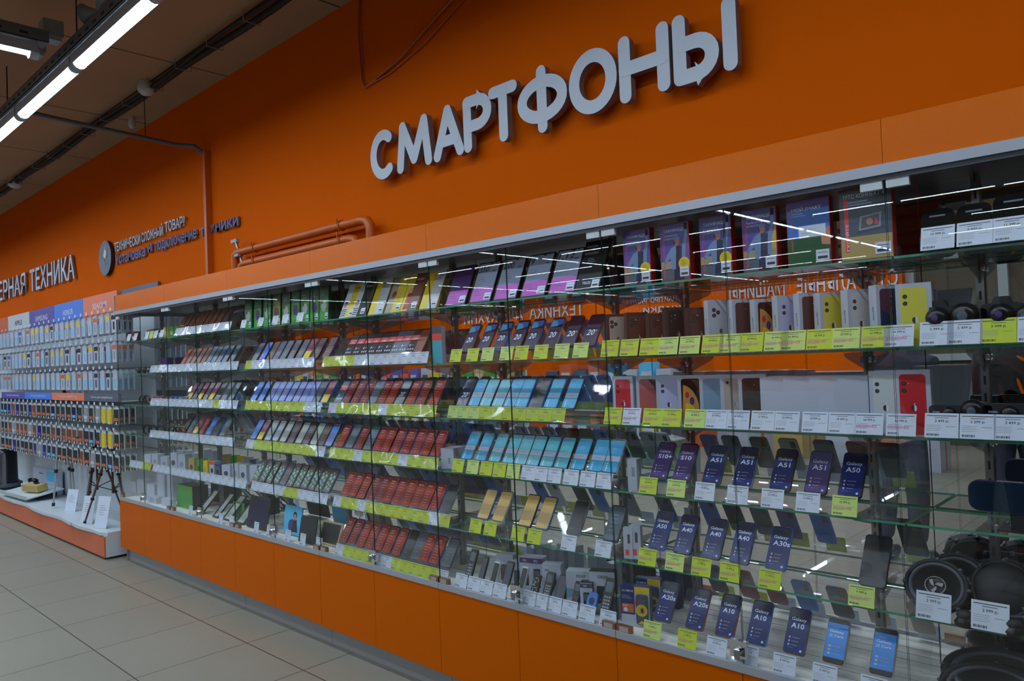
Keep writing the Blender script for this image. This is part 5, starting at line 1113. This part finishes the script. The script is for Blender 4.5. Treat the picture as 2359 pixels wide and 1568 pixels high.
# tripods, tray and leaflets on the gondola deck
def tripod(x, y, H, spread, mats, rot, label, thick=.012, head='pan'):
    t = thing('tripod', label, 'tripod', (x, y, .2225), (0, 0, rot), group='camera tripods on the white deck'); za = H * .80
    for i in range(3):
        a = 2 * PI * i / 3; f = Vector((spread * math.cos(a), spread * math.sin(a), 0)); top = Vector((.022 * math.cos(a), .022 * math.sin(a), za))
        m = MB(); L = lambda s: top.lerp(f, s)
        m.tube([L(0), L(.36)], thick, mats, 10); m.tube([L(.34), L(.68)], thick * .82, mats, 10); m.tube([L(.66), L(.97)], thick * .66, mats, 10)
        l = m.build('leg', t)
        c = MB(); c.tube([L(.335), L(.365)], thick * 1.5, 'blackm', 10); c.tube([L(.655), L(.685)], thick * 1.3, 'blackm', 10); c.build('clamp', l)
        c = MB(); c.tube([L(.955), L(.99) + Vector((0, 0, .006))], thick * 1.1, 'blackm', 10); c.build('rubber_foot', l)
        b = MB(); b.tube([Vector((0, 0, za * .42)), L(.5)], .004, 'blackm', 6); b.build('brace', t)
    m = MB(); m.tube([(0, 0, za * .38), (0, 0, za + .02)], thick * .8, mats, 10); m.build('centre_column', t)
    m = MB(); m.lathe([(0, za - .02), (.034, za - .02), (.038, za), (.030, za + .03), (.014, za + .05)], 'blackm', 14); m.build('shoulder', t)
    m = MB(); m.tube([(0, 0, za + .04), (0, 0, H - .03)], .014, 'blackm', 10); m.box((-.035, -.03, H - .03), (.035, .03, H - .012), 'blackm'); m.box((-.022, -.02, H - .012), (.022, .02, H), 'black')
    if head == 'pan': m.tube([(0, 0, H - .035), (-.10, -.02, H - .045), (-.16, -.03, H - .06)], .007, 'blackm', 8)
    else: m.tube([(.02, 0, za + .06), (.06, 0, za + .02), (.065, 0, za - .04)], .006, 'blackm', 8)
    m.build('head', t)
tripod(-7.90, .13, 1.37, .12, 'alu', .4, 'tall silver tripod with folded-in legs on the white deck', thick=.013, head='c')
tripod(-7.02, .14, .80, .21, 'brownsc', 1.2, 'brown tripod with a sideways pan handle, left of the pair')
tripod(-6.62, .14, .82, .23, 'brownsc', .2, 'brown tripod beside the showcase, right of the pair', head='c')
for i, (px, h, lb) in enumerate(((160, .21, 'curled white leaflet behind the silver tripod foot'), (200, .24, 'white price leaflet between the brown tripod legs'), (232, .27, 'large white leaflet in front of the brown tripod'))):
    X = X_at(px, -.04 if i else .05, .33); t = thing('leaflet_stand', lb, 'leaflet', (X, -.05 if i else .05, .2235), (-.22, 0, .35), group='leaflets on the white deck')
    m = MB(); m.box((-.075, 0, 0), (.075, .003, h), 'cardw'); m.lines(-.04, h * .7, .08, 5, h * .07, -.0006, 'grey', .004); m.build('sheet', t); m = MB(); m.box((-.077, .003, 0), (.077, .005, h * .9), 'acrylic'); m.box((-.077, .0, -.0012), (.077, .055, .0012), 'acrylic'); m.build('stand', t)
t = thing('display_tray', 'white tilted tray holding a tan box, at the left of the deck', 'tray', (-8.92, .09, .2235), (0, 0, .05))
m = MB(); T = Matrix.Rotation(.16, 4, 'X'); m.box((-.42, -.18, .06), (.42, .18, .072), 'gondola', T=T); m.box((-.42, -.19, .06), (.42, -.18, .10), 'gondola', T=T); m.build('tray', t)
m = MB(); m.prism([(-.36, 0), (.36, 0), (.2, .07), (-.2, .07)], -.05, .10, 'dgrey'); m.build('foot', t)
for i, (dx, dy, w, d, h, c, lb) in enumerate(((.16, -.02, .30, .11, .07, 'kraft', 'tan cardboard box lying on the white tilted tray'), (-.06, .02, .16, .10, .05, 'boxw', 'white box left of the tan box on the tray'), (-.25, .03, .16, .10, .035, 'boxw', 'flat white box at the left end of the tray'))):
    t = thing('product_box', lb, 'box', (-8.92 + dx, .09 + dy, .313 + (dy * .16)), (.16, 0, .25), group='boxes on the tray'); m = MB(); m.box((-w / 2, -d / 2, 0), (w / 2, d / 2, h), c); m.build('carton', t); m = MB(); m.quad(-w * .3, h * .3, w * .1, h * .6, -d / 2 - .0006, 'wood' if c == 'kraft' else 'ink'); m.build('print', t)
    g = thing('web_camera', 'small black web camera on ' + ['the tan box', 'the white box beside the tan box', 'the flat white box'][i], 'web camera', (-8.92 + dx, .10 + dy, .315 + h + dy * .16), group='web cameras on the tray'); m = MB(); m.lathe([(0, -.03), (.012, -.028), (.016, -.01), (.014, .02), (0, .024)], 'black', 14, Matrix.Translation((0, 0, .03)), axis='y'); m.build('body', g); m = MB(); m.box((-.03, -.02, 0), (.05, .02, .014), 'blackm'); m.build('clip', g)
t = thing('large_carton', 'blue and white flat carton behind the tilted tray', 'box', (-9.15, .29, .2235), (0, 0, .0)); m = MB(); m.box((-.45, -.03, 0), (.45, .03, .26), 'boxw'); m.build('carton', t); m = MB(); m.quad(.1, .14, .44, .25, -.0304, 'cyan'); m.quad(-.2, .2, -.05, .21, -.0304, 'ink'); m.build('print', t)
t = thing('black_subwoofer', 'black round-shouldered device at the left edge above the deck', 'device', (-9.95, .06, .2235)); m = MB(); m.lathe([(0, 0), (.16, 0), (.17, .06), (.13, .10), (.125, .42), (.10, .46), (0, .47)], 'black', 24); m.build('body', t); m = MB(); m.lathe([(.171, .03), (.176, .05), (.171, .07)], 'dgrey', 24); m.build('ring', t)

# ------------------------------------------------------------------ the shop floor behind the camera, seen in the mirrors
g = word_sign('partition_sign', 'long white word pair above the washing machines, reversed in the right mirrors', [('СТИРАЛЬНЫЕ', 0, 1.55, 0, .26), ('МАШИНЫ', 1.75, 2.75, 0, .26)], 'sign', 0)
g.location = (-2.95, BY + .03, 2.40); g.rotation_euler = (0, 0, PI)
g = word_sign('partition_sign', 'three white words on the orange partition, reversed above the slanted 20 phones', [('ТЕХНИКА', 0, 1.5, 0, .25), ('ДЛЯ', 1.7, 2.3, 0, .25), ('КУХНИ', 2.5, 3.6, 0, .25)], 'sign', 0)
g.location = (-8.95, BY + .03, 2.36); g.rotation_euler = (0, 0, PI)
g = word_sign('partition_sign', 'smaller two-line white lettering between the two big words, seen reversed', [('БОНУСНАЯ ПРОГРАММА', 0, 1.6, .12, .22), ('СКИДКИ', .2, 1.2, -.08, .04)], 'sign', 0)
g.location = (-6.3, BY + .03, 2.35); g.rotation_euler = (0, 0, PI)
for i in range(9):
    t = thing('washing_machine', 'white washing machine, ' + ORD[i] + ' from the right along the orange partition, seen in the mirror', 'washing machine', (-3.4 - i * .72, BY + .42, 0), (0, 0, PI), group='washing machines along the partition')
    m = MB(); m.box((-.30, -.30, 0), (.30, .30, .85), 'boxw'); m.box((-.30, -.303, .74), (.30, -.30, .85), 'headw'); m.build('cabinet', t)
    m = MB(); m.lathe([(.0, -.32), (.14, -.32), (.18, -.325), (.20, -.30)], 'slate', 24, Matrix.Translation((0, 0, .42)), axis='y'); m.build('door', t)
cols = ['gonorange', 'boxw', 'cyan', 'kraft', 'redp', 'slate', 'yellow', 'boxs', 'green', 'headv']
cname = {'gonorange': 'orange', 'boxw': 'white', 'cyan': 'blue', 'kraft': 'tan', 'redp': 'red', 'slate': 'slate', 'yellow': 'yellow', 'boxs': 'grey', 'green': 'green', 'headv': 'violet'}
for s, (x, y, n) in enumerate(((-9.5, -5.2, 3), (-5.6, -5.0, 2), (-13.5, -5.6, 3))):
    for u in range(n):
        t = thing('island_shelf', 'low white island shelf with orange top board, ' + ORD[s * 3 + u] + ' of those seen in the mirrors', 'shelf', (x + u * 1.02, y, 0), (0, 0, PI), group='island shelves on the shop floor')
        m = MB(); m.box((-.5, .2, 0), (.5, .23, 1.35), 'gondola'); m.box((-.5, -.25, 0), (.5, .23, .15), 'gondola'); m.build('frame', t)
        for q in range(3):
            m = MB(); m.box((-.5, -.2, .5 + q * .32), (.5, .2, .52 + q * .32), 'gondola'); m.build('shelf', t)
        m = MB(); m.box((-.5, -.02, 1.35), (.5, .23, 1.52), 'orange'); m.build('top_board', t)
        for q in range(4):
            for k in range(4):
                c = cols[(q * 3 + k * 5 + u * 7 + s) % 10]; h = .18 + .08 * ((q + k + u) % 2)
                m = MB(); m.box((-.10, -.09, 0), (.10, .09, h), c); m.quad(-.07, .04, .07, h * .6, -.0905, 'headw' if c not in ('boxw', 'boxs') else 'dgrey')
                o = m.build('product_carton', loc=(x + u * 1.02 + .36 - k * .24, y + .08, (.1505 if q == 0 else .2005 + .32 * q)), rot=(0, 0, PI), cat='box', group='cartons on the island shelves')
                o['label'] = '%s carton, %s on the %s level of the %s island shelf, mirrored' % (cname[c], ORD[k], ORD[q], ORD[s * 3 + u])
for i in range(4):
    z = 0
    for k in range(3 - (i % 2)):
        h = .26; m = MB(); m.box((-.28, -.22, 0), (.28, .22, h), 'boxw' if i != 2 else 'kraft'); m.box((-.281, -.05, 0), (.281, .0, h + .0005), 'gonorange')
        m.build('stacked_carton', loc=(-2.15 - i * .85, -7.2 - .25 * i, z + .0005), rot=(0, 0, .2 * i), label='white carton with orange tape, %s up in the %s floor stack, seen in the mirror' % (ORD[k], ORD[i]), cat='box', group='carton stacks on the shop floor'); z += h + .001
for i in range(3):
    m = MB(); m.box((-.16, -.16, 0), (.16, .16, CZ - .001), 'orange'); m.build('square_column', loc=(-5.6 - 6 * i, -8.1, 0), label='orange square column of the shop floor, %s seen in the mirrors' % ORD[i], cat='column')

# ------------------------------------------------------------------ two shoppers, seen in the mirror
def skin_mesh(name, joints, edges, mt, parent, lvl=2):
    me = bpy.data.meshes.new(name); me.from_pydata([j[0] for j in joints], edges, []); o = link(name, me, parent)
    o.modifiers.new('skin', 'SKIN'); sv = me.skin_vertices[0].data
    for i, j in enumerate(joints): r = j[1]; sv[i].radius = r if isinstance(r, tuple) else (r, r)
    sv[0].use_root = True
    o.modifiers.new('sub', 'SUBSURF').levels = lvl; o.modifiers['sub'].render_levels = lvl
    me.materials.append(M[mt]); return o
def person(x, y, rot, label, H, coat, hair, bent=0.0, bag=False):
    """facing -Y at rot 0; feet on the floor"""
    t = thing('person', label, 'person', (x, y, 0), (0, 0, rot), group='shoppers'); t.scale = (H / 1.75,) * 3
    b = bent; J = []; E = []
    def a(p, r, par=None): J.append((p, r)); (E.append((par, len(J) - 1)) if par is not None else None); return len(J) - 1
    pel = a((0, 0, .93), (.15, .11)); sp = a((0, -.02 - .05 * b, 1.10), (.13, .10), pel); ch = a((0, -.02 - .16 * b, 1.30), (.155, .11), sp); sh = a((0, -.01 - .20 * b, 1.42), (.12, .085), ch)
    nk = a((0, -.03 - .24 * b, 1.50), .055, sh); hd = a((0, -.05 - .32 * b, 1.60), (.075, .09), nk); tp = a((0, -.04 - .36 * b, 1.70), (.07, .085), hd)
    hands = []
    for s in (-1, 1):
        hp = a((s * .09, 0, .86), (.095, .10), pel); kn = a((s * .11, -.03, .49), .062, hp); an = a((s * .12, .02, .10), .040, kn); ft = a((s * .125, -.06, .045), (.042, .034), an); to = a((s * .135, -.17, .03), (.040, .024), ft)
        so = a((s * .185, 0 - .18 * b, 1.40), .055, sh); el = a((s * .25, -.03 - .16 * b, 1.13), .043, so); wr = a((s * .20, -.22 - .16 * b, 1.02), .030, el); pm = a((s * .185, -.29 - .16 * b, 1.015), (.040, .018), wr)
        hands.append((s, Vector(J[pm][0])))
        for k in range(4):
            f0 = a((s * (.160 + .018 * k), -.335 - .16 * b, 1.012), .010, pm); f1 = a((s * (.158 + .018 * k), -.365 - .16 * b + .004 * k, .995), .009, f0); a((s * (.157 + .018 * k), -.375 - .16 * b + .005 * k, .972), .008, f1)
        th = a((s * .145, -.30 - .16 * b, 1.02), .011, pm); a((s * .135, -.335 - .16 * b, 1.012), .009, th)
    skin_mesh('body', J, E, 'skin', t)
    hz = Vector(J[hd][0])
    f = MB()
    for s in (-1, 1): f.lathe([(0, -.010), (.010, -.006), (.012, 0)], 'headw', 10, Matrix.Translation((s * .030, hz.y - .078, hz.z + .035)), axis='y'); f.lathe([(0, -.012), (.004, -.011)], 'ink', 8, Matrix.Translation((s * .030, hz.y - .078, hz.z + .035)), axis='y')
    f.build('eyes', t)
    f = MB(); f.tube([(0, hz.y - .082, hz.z + .03), (0, hz.y - .105, hz.z - .005), (0, hz.y - .085, hz.z - .012)], [.008, .013, .010], 'skin', 8); f.build('nose', t)
    f = MB(); f.tube([(-.024, hz.y - .082, hz.z - .035), (0, hz.y - .090, hz.z - .034), (.024, hz.y - .082, hz.z - .035)], [.002, .005, .002], 'coral', 6); f.build('mouth', t)
    for s in (-1, 1): f = MB(); f.lathe([(0, -.02), (.012, -.014), (.016, 0), (.012, .014), (0, .02)], 'skin', 10, Matrix.Translation((s * .080, hz.y, hz.z + .01))); f.build('ear', t)
    hb = hz + Vector((0, .02, .07)); P = [((hb.x, hb.y + .03, hb.z - .13), .062), ((hb.x, hb.y + .025, hb.z - .02), (.102, .098)), ((hb.x, hb.y - .01, hb.z + .055), (.092, .095)), ((hb.x, hb.y - .04, hb.z + .075), (.05, .04))]
    skin_mesh('hair', P, [(0, 1), (1, 2), (2, 3)], hair, t)
    J2 = [((0, 0, .86), (.175, .135)), ((0, -.02 - .05 * b, 1.10), (.165, .125)), ((0, -.02 - .16 * b, 1.30), (.185, .135)), ((0, -.01 - .20 * b, 1.42), (.14, .10)), ((0, -.015 - .22 * b, 1.49), (.088, .085)), ((0, -.01 - .25 * b, 1.545), (.086, .080))]; E2 = [(0, 1), (1, 2), (2, 3), (3, 4), (4, 5)]
    for s in (-1, 1):
        k = len(J2); J2 += [((s * .19, -.18 * b, 1.40), .075), ((s * .255, -.03 - .16 * b, 1.13), .060), ((s * .205, -.20 - .16 * b, 1.03), .046)]; E2 += [(3, k), (k, k + 1), (k + 1, k + 2)]
    skin_mesh('jacket', J2, E2, coat, t)
    J3 = [((0, 0, .95), (.155, .12))]; E3 = []
    for s in (-1, 1):
        k = len(J3); J3 += [((s * .092, 0, .84), (.11, .115)), ((s * .11, -.03, .49), .080), ((s * .12, .02, .14), .062)]; E3 += [(0, k), (k, k + 1), (k + 1, k + 2)]
    skin_mesh('jeans', J3, E3, 'jeans', t)
    for s in (-1, 1): skin_mesh('shoe', [((s * .12, .03, .12), .055), ((s * .122, .03, .05), (.05, .045)), ((s * .13, -.08, .045), (.048, .040)), ((s * .138, -.19, .035), (.045, .030))], [(0, 1), (1, 2), (2, 3)], 'blackm', t)
    return t
person(-1.06, -2.86, .2, 'person in dark jacket and blue jeans, mirrored in the right bays', 1.74, 'coat', 'hair', bent=.6)
p2 = person(-.50, -3.68, -.2, 'person in long black coat at the right edge, seen in the mirror', 1.76, 'blackm', 'hair')
t = thing('shoulder_bag', 'black shoulder bag with an orange strap carried by the person at the right edge', 'bag', (-.28, -3.62, .86), (0, 0, -.2)); m = MB(); m.prism(rrect(.34, .30, .05, 4), -.06, .06, 'blackm'); m.build('body', t); m = MB(); m.tube([(-.15, 0, .28), (-.20, -.02, .45), (-.26, -.16, .58), (-.30, -.10, .64), (-.10, .02, .50), (.15, 0, .28)], .012, 'orange', 8); m.build('strap', t)
finish_labels()
